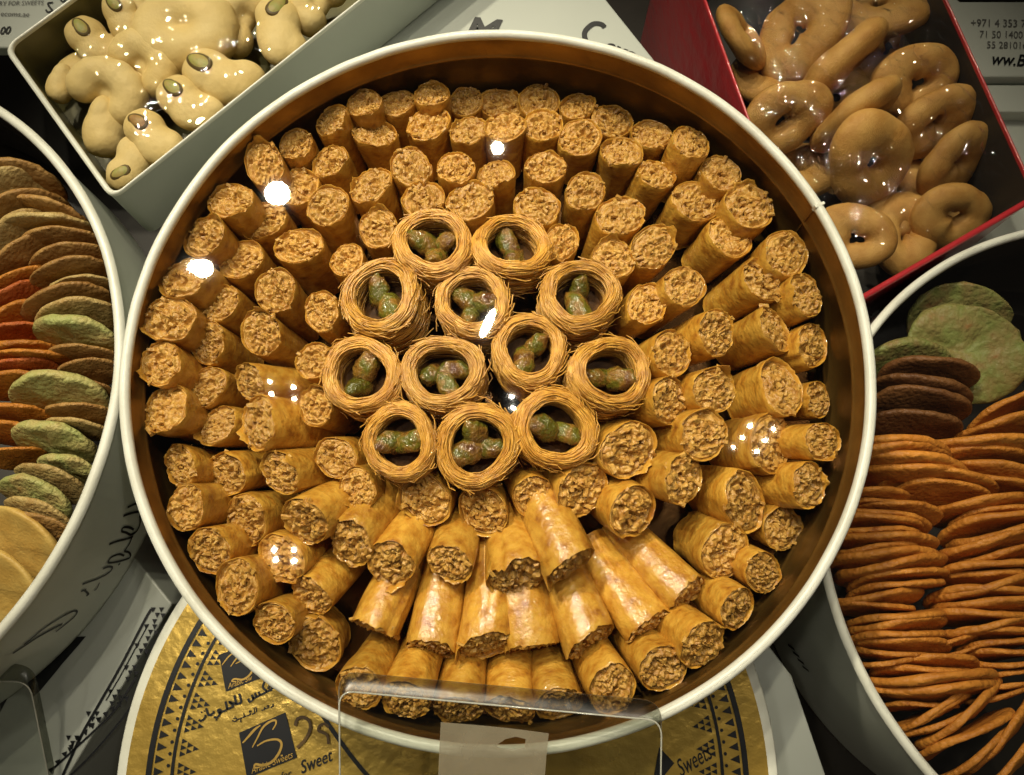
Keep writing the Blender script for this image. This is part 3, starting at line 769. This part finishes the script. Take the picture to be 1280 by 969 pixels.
for i, (e, lab) in enumerate(labelled(LEFT, 'left tin')):
    x, y, wpx, rot, ti, m = e
    z = .030 - .00012 * i
    cracker_thing(x, y - 8, wpx, rot + R_.uniform(-3, 3), ti, m, z, lab, GL, thick=.10 if m == 'cr_green' else .068, lumpy=.05 if m == 'cr_green' else .03)
RIGHT = [(1160, 482, 120, -12, 62, 'cr_dark'), (1150, 502, 120, -14, 64, 'cr_dark'), (1150, 520, 120, -10, 64, 'cr_dark'), (1140, 548, 120, -8, 55, 'cr_dark'), (1262, 520, 120, 20, 60, 'cr_orange'), (1255, 548, 130, 12, 62, 'cr_orange'),
    (1110, 580, 150, -4, 60, 'cr_orange'), (1225, 578, 150, -6, 60, 'cr_orange'), (1130, 600, 150, -10, 62, 'cr_orange'), (1170, 620, 140, -8, 62, 'cr_orange'), (1240, 612, 130, -14, 62, 'cr_orange'), (1085, 632, 100, -4, 64, 'cr_orange'),
    (1120, 652, 110, -10, 64, 'cr_orange'), (1225, 648, 130, 4, 62, 'cr_orange'), (1090, 668, 120, -2, 66, 'cr_orange'), (1245, 668, 140, 14, 62, 'cr_orange'), (1105, 690, 130, 2, 66, 'cr_orange'), (1238, 694, 140, 12, 62, 'cr_orange'),
    (1102, 712, 140, 2, 64, 'cr_orange'), (1232, 722, 140, 0, 66, 'cr_orange'), (1122, 735, 124, 5, 66, 'cr_orange'), (1232, 746, 140, 8, 66, 'cr_orange'), (1095, 760, 118, 4, 66, 'cr_orange'), (1118, 782, 124, 3, 66, 'cr_orange'), (1236, 770, 136, 2, 66, 'cr_orange'),
    (1118, 806, 122, 0, 66, 'cr_orange'), (1238, 794, 130, 6, 66, 'cr_orange'), (1186, 812, 80, 12, 66, 'cr_orange'), (1118, 828, 100, 0, 66, 'cr_orange'), (1250, 816, 110, 10, 66, 'cr_orange'), (1160, 838, 120, 2, 66, 'cr_orange'), (1262, 838, 100, 8, 66, 'cr_orange'),
    (1160, 860, 166, 2, 64, 'cr_orange'), (1130, 880, 110, 2, 66, 'cr_orange'), (1262, 866, 90, 4, 66, 'cr_orange'), (1165, 898, 120, 28, 60, 'cr_orange'), (1200, 902, 140, 34, 56, 'cr_orange'), (1160, 926, 110, 14, 62, 'cr_orange'), (1195, 940, 140, 28, 56, 'cr_orange'), (1250, 930, 130, 40, 46, 'cr_orange'), (1215, 965, 130, 34, 50, 'cr_orange'),
    (1262, 965, 120, 44, 46, 'cr_orange')]
def nth(n): return '%d%s' % (n, 'th' if 10 <= n % 100 <= 20 else {1: 'st', 2: 'nd', 3: 'rd'}.get(n % 10, 'th'))
EXTRA = []
for e in RIGHT:
    if e[5] == 'cr_orange' and 570 < e[1] < 900: EXTRA.append((e[0] + R_.uniform(-16, 22), e[1] + 11, e[2] * R_.uniform(.8, 1.0), e[3] + R_.uniform(-7, 7), e[4], e[5]))
RIGHT += EXTRA
from collections import defaultdict
cnt = defaultdict(int)
for i, e in enumerate(sorted(RIGHT, key=lambda e: e[1])):
    x, y, wpx, rot, ti, m = e
    colm = ('dark stack under green biscuits' if m == 'cr_dark' else 'stack beside pastry tin' if x < 1200 else 'stack at the right edge')
    k = cnt[colm]; cnt[colm] += 1
    lab = '%s cracker, %s from top in %s, right tin' % ('brown' if m == 'cr_dark' else 'orange-brown', nth(k + 1), colm)
    cracker_thing(x, y - 8, wpx, rot + R_.uniform(-3, 3), ti, m, -.016 - .0001 * i, lab, GRT, thick=.072, lumpy=.018)
cracker_thing(1196, 402, 126, -5, 42, 'cr_deepgreen', -.022, 'green pistachio biscuit at the back of the right tin', GRT, thick=.09, lumpy=.10)
cracker_thing(1206, 442, 152, -22, 22, 'cr_deepgreen', -.016, 'large round green pistachio biscuit lying on top in the right tin', GRT, thick=.10, lumpy=.11)
cracker_thing(1130, 458, 110, -4, 50, 'cr_deepgreen', -.018, 'small green pistachio biscuit above the dark brown crackers', GRT, thick=.09, lumpy=.05)

# ------------------------------------------------------------------ pastry rolls
def roll_meshes(seed):
    r = random.Random(seed)
    n, nz = 56, 12; V = []
    seam = r.uniform(0, 6.28); flap = r.uniform(0, 6.28); flapn = r.uniform(.05, .11) if seed % 3 == 0 else .025
    sq = r.uniform(.86, 1.0); ph = r.uniform(0, 6.28)
    slx, sly = r.uniform(-.28, .28), r.uniform(-.28, .28)
    def rad_at(a, t):
        u = ((a - seam) % (2 * math.pi)) / (2 * math.pi)
        k = 1 + .12 * u - .03
        k *= 1 + .075 * fb((math.cos(a) * 1.1 + seed * 3, math.sin(a) * 1.1, t * 1.6), 1, 3) + .02 * fb((math.cos(a) * 4 + seed, math.sin(a) * 4, t * 6), 1, 2)
        k *= 1 + (1 - sq) * math.cos(2 * (a - ph)) * .6
        return k * .97
    def edge(a):
        e = .035 * fb((math.cos(a) * 2 + seed, math.sin(a) * 2, 9), 1, 3) + .02 * fb((math.cos(a) * 9 + seed, math.sin(a) * 9, 4), 1, 2)
        e += (slx * math.cos(a) + sly * math.sin(a)) * .24
        d = abs((a - flap + math.pi) % (2 * math.pi) - math.pi)
        if d < .38: e += flapn * (1 - (d / .38) ** 2) * (.7 + .6 * abs(math.sin(a * 17)))
        return e
    rows = [(.86, -.16), (.90, -.03), (.955, .0)]
    for rr, zz in rows:
        for i in range(n):
            a = 2 * math.pi * i / n; k = rad_at(a, 0) * rr
            V.append((k * math.cos(a), k * math.sin(a), zz + (edge(a) if zz > -.1 else 0)))
    for j in range(nz):
        t = j / (nz - 1)
        for i in range(n):
            a = 2 * math.pi * i / n; k = rad_at(a, t) * (1 - .03 * math.exp(-t * 14)) * (1 - .15 * t)
            V.append((k * math.cos(a), k * math.sin(a), -t + edge(a) * math.exp(-t * 12)))
    F = [tuple(reversed(f)) for f in grid_faces(n, 3 + nz)]
    F.append(tuple(range((2 + nz) * n, (3 + nz) * n)))
    wrap = mesh('wrapper', V, F, M['skin'])
    # end of the roll: coiled leaf edges around a rubble of chopped nuts
    n2, m2 = 84, 32; V = []
    for j in range(m2):
        q = (j + .15) / (m2 - 1 + .15)
        for i in range(n2):
            a = 2 * math.pi * i / n2
            k = rad_at(a, 0) * .955 * q
            x, y = k * math.cos(a), k * math.sin(a)
            u = ((a - seam) % (2 * math.pi)) / (2 * math.pi)
            coil = .055 * math.sin(2 * math.pi * (q * 6.5 - u))
            w1 = Vector((x * 2.3 + seed * 4.7, y * 2.3, seed * .37)); w1 += Vector((fb(w1 * 1.7), fb(w1 * 1.7 + Vector((5, 1, 2))), 0)) * .35
            rg = 1 - 2.2 * abs(noise.noise(w1)); rg2 = 1 - 2.2 * abs(noise.noise(w1 * 2.3 + Vector((3, 7, 1))))
            c2 = noise.voronoi(Vector((x * 5.0 + seed * 2.1, y * 5.0, seed * .9)))[0]
            rub = .17 * (rg - .4) + .12 * (rg2 - .4) + .14 * (.4 - min(c2[0], .8)) + .12 * fb((x * 2.2 + seed, y * 2.2, seed), 1, 2)
            wgt = max(0., min(1., (q - .74) / .16)); wgt = wgt * wgt * (3 - 2 * wgt)
            zz = rub * (1 - wgt * .75) + coil * (wgt * .9 + .1) - .05 * wgt
            if q > .97: zz -= .12
            V.append((x, y, zz + slx * x + sly * y))
    F = grid_faces(n2, m2); F.append(tuple(reversed(range(n2))))
    # loose crumbs
    for c in range(22):
        q, a = math.sqrt(r.random()) * .9, r.uniform(0, 6.28); s = r.uniform(.035, .10); o = len(V)
        cx_, cy_ = q * math.cos(a), q * math.sin(a); cz_ = r.uniform(.02, .10) + slx * cx_ + sly * cy_
        ang = r.uniform(0, 3); tlt = r.uniform(-.6, .6); e1 = s * r.uniform(.9, 2.4)
        for dx, dy, dz in ((-1, -1, -1), (1, -1, -1), (1, 1, -1), (-1, 1, -1), (-.7, -.6, 1), (.8, -.7, .8), (.6, .8, 1), (-.8, .6, .7)):
            x, y = dx * e1 * r.uniform(.8, 1.1), dy * s
            V.append((cx_ + x * math.cos(ang) - y * math.sin(ang), cy_ + x * math.sin(ang) + y * math.cos(ang), cz_ + dz * s * .5 + x * tlt))
        F += [tuple(o + i for i in f) for f in ((3, 2, 1, 0), (4, 5, 6, 7), (0, 1, 5, 4), (1, 2, 6, 5), (2, 3, 7, 6), (3, 0, 4, 7))]
    fill = mesh('nut_filling', V, F, M['fill'])
    for pl in fill.polygons[n2 * (m2 - 1) + 1:]: pl.use_smooth = False
    return wrap, fill
ROLLS = [roll_meshes(s) for s in range(1, 13)]
RING_O = [(245, 292, 58), (287, 250, 56), (330, 203, 52), (370, 180, 46), (415, 150, 44), (455, 128, 46), (496, 128, 44), (539, 118, 50), (582, 126, 42), (626, 129, 52), (675, 126, 52), (721, 132, 48), (765, 150, 54), (815, 168, 52), (865, 178, 52), (902, 217, 54), (937, 257, 68),
          (984, 317, 58), (1008, 369, 56), (1016, 432, 56), (1023, 500, 48), (1030, 552, 54), (1012, 606, 60), (978, 660, 58), (955, 716, 58), (922, 762, 58), (878, 806, 64), (832, 842, 70), (765, 862, 64, 42), (700, 880, 62, 34), (637, 888, 64, 30), (572, 888, 62, 30), (506, 876, 64, 42), (447, 862, 58, 50), (392, 805, 66, 60), (342, 780, 60, 60),
          (297, 735, 66, 62), (262, 688, 60, 62), (227, 637, 62, 60), (225, 583, 58, 60), (206, 512, 66, 68), (197, 455, 60, 66), (212, 398, 62, 66), (225, 345, 62, 64)]
RING_2 = [(412, 202, 54), (467, 165, 54), (536, 155, 58), (586, 163, 46), (631, 158, 50), (679, 155, 54), (726, 172, 54), (777, 190, 54), (822, 218, 56), (870, 252, 60), (912, 295, 60), (955, 350, 64), (968, 410, 62), (978, 485, 70), (965, 555, 72), (930, 628, 76), (905, 690, 70), (858, 745, 62, 22), (812, 784, 64, 20), (738, 802, 68, 18), (665, 808, 64, 10),
          (605, 808, 64, 14), (540, 812, 64, 18), (468, 785, 68, 22), (388, 745, 62, 36), (352, 698, 64, 52), (308, 650, 70, 50), (282, 592, 58, 48), (270, 532, 52, 48), (257, 484, 58), (260, 427, 56), (274, 378, 54), (300, 325, 54), (330, 275, 58), (372, 232, 54)]
RING_3 = [(463, 232, 54), (513, 207, 54), (570, 210, 48), (620, 218, 50), (682, 208, 54), (732, 238, 56), (776, 268, 58), (818, 308, 56), (855, 357, 58), (897, 415, 62), (893, 487, 62), (880, 545, 62), (855, 600, 68), (792, 640, 72, 45), (714, 708, 76, 20), (645, 722, 70, 28), (562, 706, 60, 38), (488, 705, 64, 28), (438, 680, 64, 28), (382, 652, 68, 38), (350, 590, 62, 46), (322, 530, 64, 46),
          (312, 478, 50, 40), (326, 415, 56), (345, 362, 54), (372, 308, 58), (410, 258, 56)]
RING_4 = [(472, 285, 52), (530, 248, 54), (587, 250, 58), (672, 257, 60), (703, 302, 50), (768, 322, 52), (810, 380, 60), (840, 440, 62), (838, 500, 60), (787, 562, 74), (728, 612, 66), (667, 620, 54), (603, 640, 68), (530, 625, 66), (447, 612, 54), (420, 572, 54), (393, 508, 50), (392, 450, 50), (402, 388, 48), (433, 325, 48)]
HEAP = U(607, 440, .03).to_2d()
def lerp3(s, lo, mid, hi): return mid + (hi - mid) * s if s > 0 else mid + (mid - lo) * s
ZT = {0: (.017, .029, .021), 1: (.025, .035, .031), 2: (.034, .041, .040), 3: (.034, .039, .0395)}
RN = ['outermost ring', 'second ring from the rim', 'third ring from the rim', 'innermost ring around the nests']
def tofull(p): return math.atan2(p[0] - HEAP.x, p[1] - HEAP.y) % (2 * math.pi)
ri = 0
for k, lst in enumerate((RING_O, RING_2, RING_3, RING_4)):
    order = sorted(range(len(lst)), key=lambda i: tofull(U(lst[i][0], lst[i][1], .035)))
    rank = {i: n + 1 for n, i in enumerate(order)}
    for i, ent in enumerate(lst):
        x, y, wpx = ent[:3]
        p0 = U(x, y, .035); o2 = (p0.to_2d() - HEAP); s = o2.normalized().y; cside = o2.normalized().x
        zf = lerp3(s, *ZT[k]) - (.007, .004, .002, 0)[k] * max(0, cside) + R_.uniform(-.002, .002)
        if len(ent) > 3: e = ent[3] + (14 if ent[3] >= 40 else 9 if ent[3] >= 25 else 0)
        else: e = lerp3(s, 62, 73, 80) + (-6 * cside if s < .8 else 0)
        e += R_.uniform(-3.5, 3.5)
        for _ in range(12):          # rolls in the outer ring stand against the wall: raise those whose face would fall outside it
            p = U(x, y, zf)
            if math.hypot(p.x, p.y) + wpx / ppm(p) / 2 * (.35 + .65 * math.sin(rad(e))) < .1325 or zf > .0480: break
            zf += .0015
        az = math.atan2(o2.y, o2.x) + R_.uniform(-.13, .13)
        nrm = Vector((math.cos(az) * math.cos(rad(e)), math.sin(az) * math.cos(rad(e)), math.sin(rad(e))))
        r = wpx / ppm(p) / 2 * 1.03
        # keep the foot of the roll inside the tin
        Lr = .040 * R_.uniform(.92, 1.06)
        Lr = max(.012, min(Lr, (zf - .006) / max(.2, math.sin(rad(e)))))
        rr = math.hypot(p.x, p.y)
        if rr + r * math.sin(rad(e)) > .1335:
            kx = (.1335 - r * math.sin(rad(e))) / rr; p = Vector((p.x * kx, p.y * kx, p.z))
        mw = Matrix.Translation(p) @ frame(nrm).to_4x4() @ Matrix.Rotation(R_.uniform(0, 6.28), 4, 'Z')
        o = empty('pastry_roll', mw)
        lie = 'lying' if e < 35 else 'leaning' if e < 62 else 'upright'
        tag(o, '%s golden pastry roll, %s clockwise from top, %s' % (lie, nth(rank[i]), RN[k]), 'pastry', 'pastry rolls in the round tin')
        wm, fm = ROLLS[(ri * 5 + R_.randrange(12)) % 12]; ri += 1
        ax, ay = R_.uniform(.94, 1.12), R_.uniform(.86, 1.03)
        a_ = link('wrapper', wm, o); a_.scale = (r * ax, r * ay, Lr)
        b2 = link('nut_filling', fm, o); b2.scale = (r * ax, r * ay, r)
        b2.location = (0, 0, -.0006)

# loose crumbs that fell between the rolls and the wall
V, F = [], []
for c in range(170):
    a_ = R_.uniform(0, 6.28); q = R_.uniform(.112, .1295); s_ = R_.uniform(.0004, .0011); o_ = len(V)
    for dx, dy, dz in ((-1, -1, 0), (1, -.8, 0), (.9, 1, 0), (-.8, .9, 0), (-.5, -.6, 1), (.6, -.4, .8), (.4, .6, 1), (-.6, .5, .7)):
        V.append((q * math.cos(a_) + dx * s_ * R_.uniform(.7, 1.4), q * math.sin(a_) + dy * s_ * R_.uniform(.7, 1.3), .0030 + dz * s_ * 1.1))
    F += [tuple(o_ + i for i in f) for f in ((3, 2, 1, 0), (4, 5, 6, 7), (0, 1, 5, 4), (1, 2, 6, 5), (2, 3, 7, 6), (3, 0, 4, 7))]
tag(link('crumbs', mesh('crumbs', V, F, mat('loose_crumbs', (.55, .30, .07), (.38, .17, .03), 400., .5), False)), 'loose pastry and nut crumbs on the tin floor along the wall', 'crumbs', kind='stuff')

# ------------------------------------------------------------------ kataifi nests with pistachios
def nest_mesh(seed, nst=400):
    r = random.Random(seed)
    V, F = [], []
    def tube(pts, rd, k=4):
        o = len(V); n = len(pts)
        for i, p in enumerate(pts):
            t = pts[min(i + 1, n - 1)] - pts[max(i - 1, 0)]; t.normalize()
            s = t.cross(Vector((0, 0, 1)))
            if s.length < 1e-3: s = Vector((1, 0, 0))
            s.normalize(); u = s.cross(t)
            for j in range(k):
                a = 2 * math.pi * j / k; V.append(p + (s * math.cos(a) + u * math.sin(a)) * rd)
        for i in range(n - 1):
            for j in range(k):
                F.append((o + i * k + j, o + i * k + (j + 1) % k, o + (i + 1) * k + (j + 1) % k, o + (i + 1) * k + j))
    RO, RI, H = 1.0, .65, 1.25      # unit = outer radius; top at z = 0
    for s_ in range(nst):
        q = r.random()
        a0 = r.uniform(0, 6.28); span = r.uniform(1.6, 4.6); n = int(span * 7) + 4
        # position on the ring's cross-section outline
        if q < .40: rho, z = RO - r.uniform(0, .05), -r.uniform(.10, H)
        elif q < .80: rho, z = RI + (RO - RI) * r.random(), None
        else: rho, z = RI + r.uniform(0, .04), -r.uniform(.06, .75)
        dr = r.uniform(-.16, .16) if z is None else r.uniform(-.06, .06); dz = r.uniform(-.22, .22)
        ph = r.uniform(0, 6.28); rd = r.uniform(.009, .018)
        jit = r.uniform(.0, .03); end = r.random() < .22
        pts = []
        for i in range(n):
            u = i / (n - 1); a = a0 + span * u
            rh = rho + dr * (u - .5) + jit * math.sin(3 * a + ph)
            if z is None:
                c = (rh - (RO + RI) / 2) / ((RO - RI) / 2); c = max(-1, min(1, c))
                zz = -.16 * c * c * (1.2 if c > 0 else .9) + .02 * math.sin(5 * a + ph) - (s_ % 7) * .008
                rh = max(RI - .02, min(RO + .02, rh))
            else:
                zz = min(-.03, z + dz * (u - .5) + .03 * math.sin(2 * a + ph))
                if q < .40 and zz > -.14: rh -= .06
            wob = 1 + .05 * math.sin(2 * a + seed) + .03 * math.sin(3 * a + seed * 2) + .03 * fb((math.cos(a) * 2 + seed, math.sin(a) * 2, zz))
            if end and u > .82: rh += (u - .82) * r.uniform(.6, 1.2); zz -= (u - .82) * .4
            pts.append(Vector((rh * wob * math.cos(a), rh * wob * math.sin(a), zz)))
        tube(pts, rd)
    strands = mesh('kataifi_strands', V, F, M['kataifi'])
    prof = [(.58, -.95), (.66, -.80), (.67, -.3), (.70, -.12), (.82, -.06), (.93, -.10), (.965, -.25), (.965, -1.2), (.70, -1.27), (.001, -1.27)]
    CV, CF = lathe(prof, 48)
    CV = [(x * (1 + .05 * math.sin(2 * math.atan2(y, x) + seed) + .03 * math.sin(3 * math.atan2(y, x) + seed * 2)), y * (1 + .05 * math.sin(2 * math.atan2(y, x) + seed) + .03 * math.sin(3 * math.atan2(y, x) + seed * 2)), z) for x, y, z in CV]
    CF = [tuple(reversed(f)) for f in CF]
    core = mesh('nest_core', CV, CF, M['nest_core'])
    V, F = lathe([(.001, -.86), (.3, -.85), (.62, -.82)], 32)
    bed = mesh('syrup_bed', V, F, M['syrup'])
    return strands, core, bed
NESTM = [nest_mesh(s) for s in (1, 2, 3, 4)]
def pist_mesh(seed):
    V = []; n, k = 18, 13
    for j in range(k):
        t = math.pi * (j + .02) / (k - 1 + .04)
        for i in range(n):
            a = 2 * math.pi * i / n
            x, y, z = math.sin(t) * math.cos(a) * .60, math.sin(t) * math.sin(a) * .56, math.cos(t)
            y *= 1 - .12 * z
            q = 1 + .22 * fb((x * 2.2 + seed * 3, y * 2.2, z * 2.2), 1, 3) - .06 * math.exp(-(a - 1.6) ** 2 / .03) * math.sin(t)
            V.append((x * q, y * q, z * q))
    F = [tuple(reversed(f)) for f in grid_faces(n, k)]
    return mesh('pistachio', V, F, M['pist'])
PISTM = [pist_mesh(s) for s in (1, 2, 3)]
NESTS = [  # x, y, outer width px, lean, azimuth of lean, nut layout, words
    (540, 299, 104, 6, 100, 'top left of the nest cluster'),
    (641, 301, 100, 12, 60, 'at the top right of the nest cluster'),
    (472, 366, 112, 14, 150, 'upper left of the cluster, with loose strands'),
    (590, 373, 100, 6, 120, 'upper middle, under the long glare streak'),
    (727, 364, 106, 8, 60, 'at the upper right edge of the cluster'),
    (449, 466, 106, 6, 180, 'at the left edge of the cluster'),
    (553, 462, 108, 4, 90, 'with two large green nuts in the cluster middle'),
    (663, 434, 100, 6, 40, 'right of the cluster middle with one dark nut'),
    (766, 463, 106, 10, 20, 'at the right edge of the cluster'),
    (497, 552, 100, 8, 240, 'at the lower left of the cluster'),
    (596, 557, 112, 8, 280, 'at the bottom of the cluster holding three nuts'),
    (697, 535, 108, 10, 320, 'at the lower right of the cluster')]
for i, (x, y, wpx, lean, az, words) in enumerate(NESTS):
    z = .0485 - .001 * (i % 3); p = U(x, y, z); r = wpx / ppm(p) / 2 * .95
    nrm = Vector((math.sin(rad(lean)) * math.cos(rad(az)), math.sin(rad(lean)) * math.sin(rad(az)), math.cos(rad(lean))))
    mw = Matrix.Translation(p) @ frame(nrm).to_4x4() @ Matrix.Scale(r, 4)
    o = empty('kataifi_nest', mw); tag(o, 'round shredded pastry nest with pistachios, ' + words, 'pastry', 'kataifi nests in the centre of the tin')
    st, co, bd = NESTM[i % 4]; ra = R_.uniform(0, 6.28)
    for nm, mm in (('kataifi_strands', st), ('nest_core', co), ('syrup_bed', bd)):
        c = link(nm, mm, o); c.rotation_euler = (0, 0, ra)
    cntp = 3 if i in (10, 3, 6, 0) else 2; b0 = R_.uniform(0, 6.28)
    for q in range(cntp):
        a = b0 + q * 2 * math.pi / cntp + R_.uniform(-.3, .3); s = R_.uniform(.42, .54)
        c = link('pistachio', PISTM[R_.randrange(3)], o)
        c.location = (.29 * math.cos(a), .29 * math.sin(a), -.48 + R_.uniform(-.05, .12)); c.scale = (s, s, s)
        c.rotation_euler = (R_.uniform(.5, 1.5), R_.uniform(-.4, .4), a + R_.uniform(-.6, .6) + 1.57)

# ------------------------------------------------------------------ acrylic ticket holders and tape
def plate(name, cs, th, label, rc=.006, band=.0050):
    """rounded acrylic plate through 4 world corners (tl, tr, br, bl) with a broad chamfer along its top edge"""
    tl, tr, br, bl = [Vector(c) for c in cs]
    nrm = (tr - tl).cross(bl - tl).normalized()
    if nrm.z < 0: nrm = -nrm
    def loop_of(q, rc):
        out = []
        for i in range(4):
            p, a, b = q[i], q[i - 1], q[(i + 1) % 4]
            da, db = (a - p).normalized(), (b - p).normalized(); n = 8
            for k in range(n + 1):
                u = k / n; out.append((p + da * rc) * (1 - u) ** 2 + p * 2 * u * (1 - u) + (p + db * rc) * u ** 2)
        return out
    dn_ = (bl - tl).normalized(); sd = (tr - tl).normalized() * .0007
    lo = loop_of([tl, bl, br, tr], rc)
    li = loop_of([tl + dn_ * band + sd, bl + sd, br - sd, tr + dn_ * band - sd], rc * .8)
    n = len(lo); base = (bl + br) / 2
    V = [p - base for p in li] + [p - nrm * th * .55 - base for p in lo] + [p - nrm * th - base for p in lo]
    F = [((i + 1) % n + k * n, i + k * n, (k + 1) * n + i, (k + 1) * n + (i + 1) % n) for k in (0, 1) for i in range(n)]
    root = empty(name, loc=base); tag(root, label, 'holder')
    link('panel', mesh('panel', V[:n] + V[2 * n:], [tuple(range(n)), tuple(reversed(range(n, 2 * n)))], M['acrylic'], False), root)
    eg = link('edge', mesh('edge', V, F, M['acrylic_edge'], True), root)
    TV, TF = sweep([p - base + nrm * .0001 for p in li + li[:1]], [.00028] * (n + 1), 6, up=nrm)
    link('edge_highlight', mesh('edge_highlight', TV, TF, M['edge_shine']), eg)  # added thin tube, a painted highlight on the edge
    return root, nrm, base
a, b_ = U(421, 842, .066), U(829, 880, .063)
dn = Vector((0.002, -.075, -.014))
holder, hn, hb = plate('ticket_holder', (a, b_, b_ + dn + Vector((-.004, 0, 0)), a + dn), .0030, 'clear acrylic ticket holder with rounded corners in front of pastry tin')
def onplate(x, y, off=.0006):
    d = ray(x, y); p0 = a + hn * off; t = (p0 - CAM).dot(hn) / d.dot(hn); return CAM + d * t
outer = [(551, 903), (600, 907), (640, 911), (686, 917), (683, 945), (680, 985), (640, 985), (580, 985), (547, 985), (549, 940)]
hole = [(620, 932), (632, 924), (645, 921), (657, 924), (656, 935), (640, 937), (625, 936)]
bm = bmesh.new()
def ploop(pts):
    vs = [bm.verts.new(onplate(*q) - hb) for q in pts]
    return [bm.edges.new((vs[i], vs[(i + 1) % len(vs)])) for i in range(len(vs))]
es = ploop(outer) + ploop(hole)
bmesh.ops.triangle_fill(bm, edges=es, use_beauty=True)
me = bpy.data.meshes.new('tape'); bm.to_mesh(me); bm.free(); me.materials.append(M['tape'])
tp = link('tape_strip', me, None, hb); tag(tp, 'torn frosted tape strip stuck on the clear ticket holder', 'tape')
sl = tp.modifiers.new('s', 'SOLIDIFY'); sl.thickness = .0002
a2, b3 = U(-80, 838, .02), U(36, 836, .02)
d1 = U(66, 985, -.005) - b3
plate('ticket_holder', (a2, b3, b3 + d1, a2 + d1), .0032, 'clear acrylic ticket holder cut off at the lower left corner', .008)

# ------------------------------------------------------------------ cling film
def round_film(c, R, z, dome, amp, sc, m, label):
    nr, na = 60, 144; V = []
    for j in range(nr):
        q = (j + .01) / (nr - 1 + .01)
        for i in range(na):
            a = 2 * math.pi * i / na; x, y = q * R * math.cos(a), q * R * math.sin(a)
            wr = amp * fb((x * sc + c[0] * 9, y * sc, 3.3), 1, 3) * min(1, (1 - q) * 8)
            V.append((x, y, dome * (1 - q * q) + wr))
    o = link('cling_film', mesh('cling_film', V, grid_faces(na, nr), m), None, (c[0], c[1], z))
    tag(o, label, 'film'); return o
round_film((0, 0), .1338, RIMZ + .0021, .0003, .00010, 14, M['film'], 'clear shiny cling film stretched over the centre tin of pastry rolls')
round_film(RC, RR - .001, RZ + .0018, .001, .0008, 60, M['film_crumple'], 'clear cling film over the right tin of crackers')
def quad_film(root, corners, z, amp, sc, m, label, n=150):
    A, B, C_, D = corners; V = []
    for j in range(n):
        for i in range(n):
            u, v = i / (n - 1), j / (n - 1)
            p = A * (1 - u) * (1 - v) + B * u * (1 - v) + C_ * u * v + D * (1 - u) * v
            e = min(1, 8 * min(u, v, 1 - u, 1 - v))
            rdg = 1 - abs(fb((p.x * sc * .6 + 4, p.y * sc * 1.4, 1.7), 1, 2)) * 2
            V.append((p.x, p.y, amp * e * (fb((p.x * sc, p.y * sc, 2.2), 1, 3) + .5 * rdg)))
    o = link('cling_film', mesh('cling_film', V, grid_faces(n, n, False), m), None, (0, 0, z)); tag(o, label, 'film')
def rim_corners(x):
    rim = [c for c in x.children if c.name.startswith('outer_wall')][0]
    vs = [Vector((v.co.x, v.co.y)) + Vector(x.location).to_2d() for v in rim.data.vertices]; n = len(vs) // 2; k = n // 4
    return [vs[i * k + k // 2] for i in range(4)]
quad_film(cbox, rim_corners(cbox), cbz + .0016, .0007, 110, M['film_soft'], 'crinkled clear cling film over the white box of cream biscuits')
quad_film(rbox, rim_corners(rbox), rbz + .0016, .0022, 130, M['film_crumple'], 'crinkled clear cling film over the red box of ring biscuits')
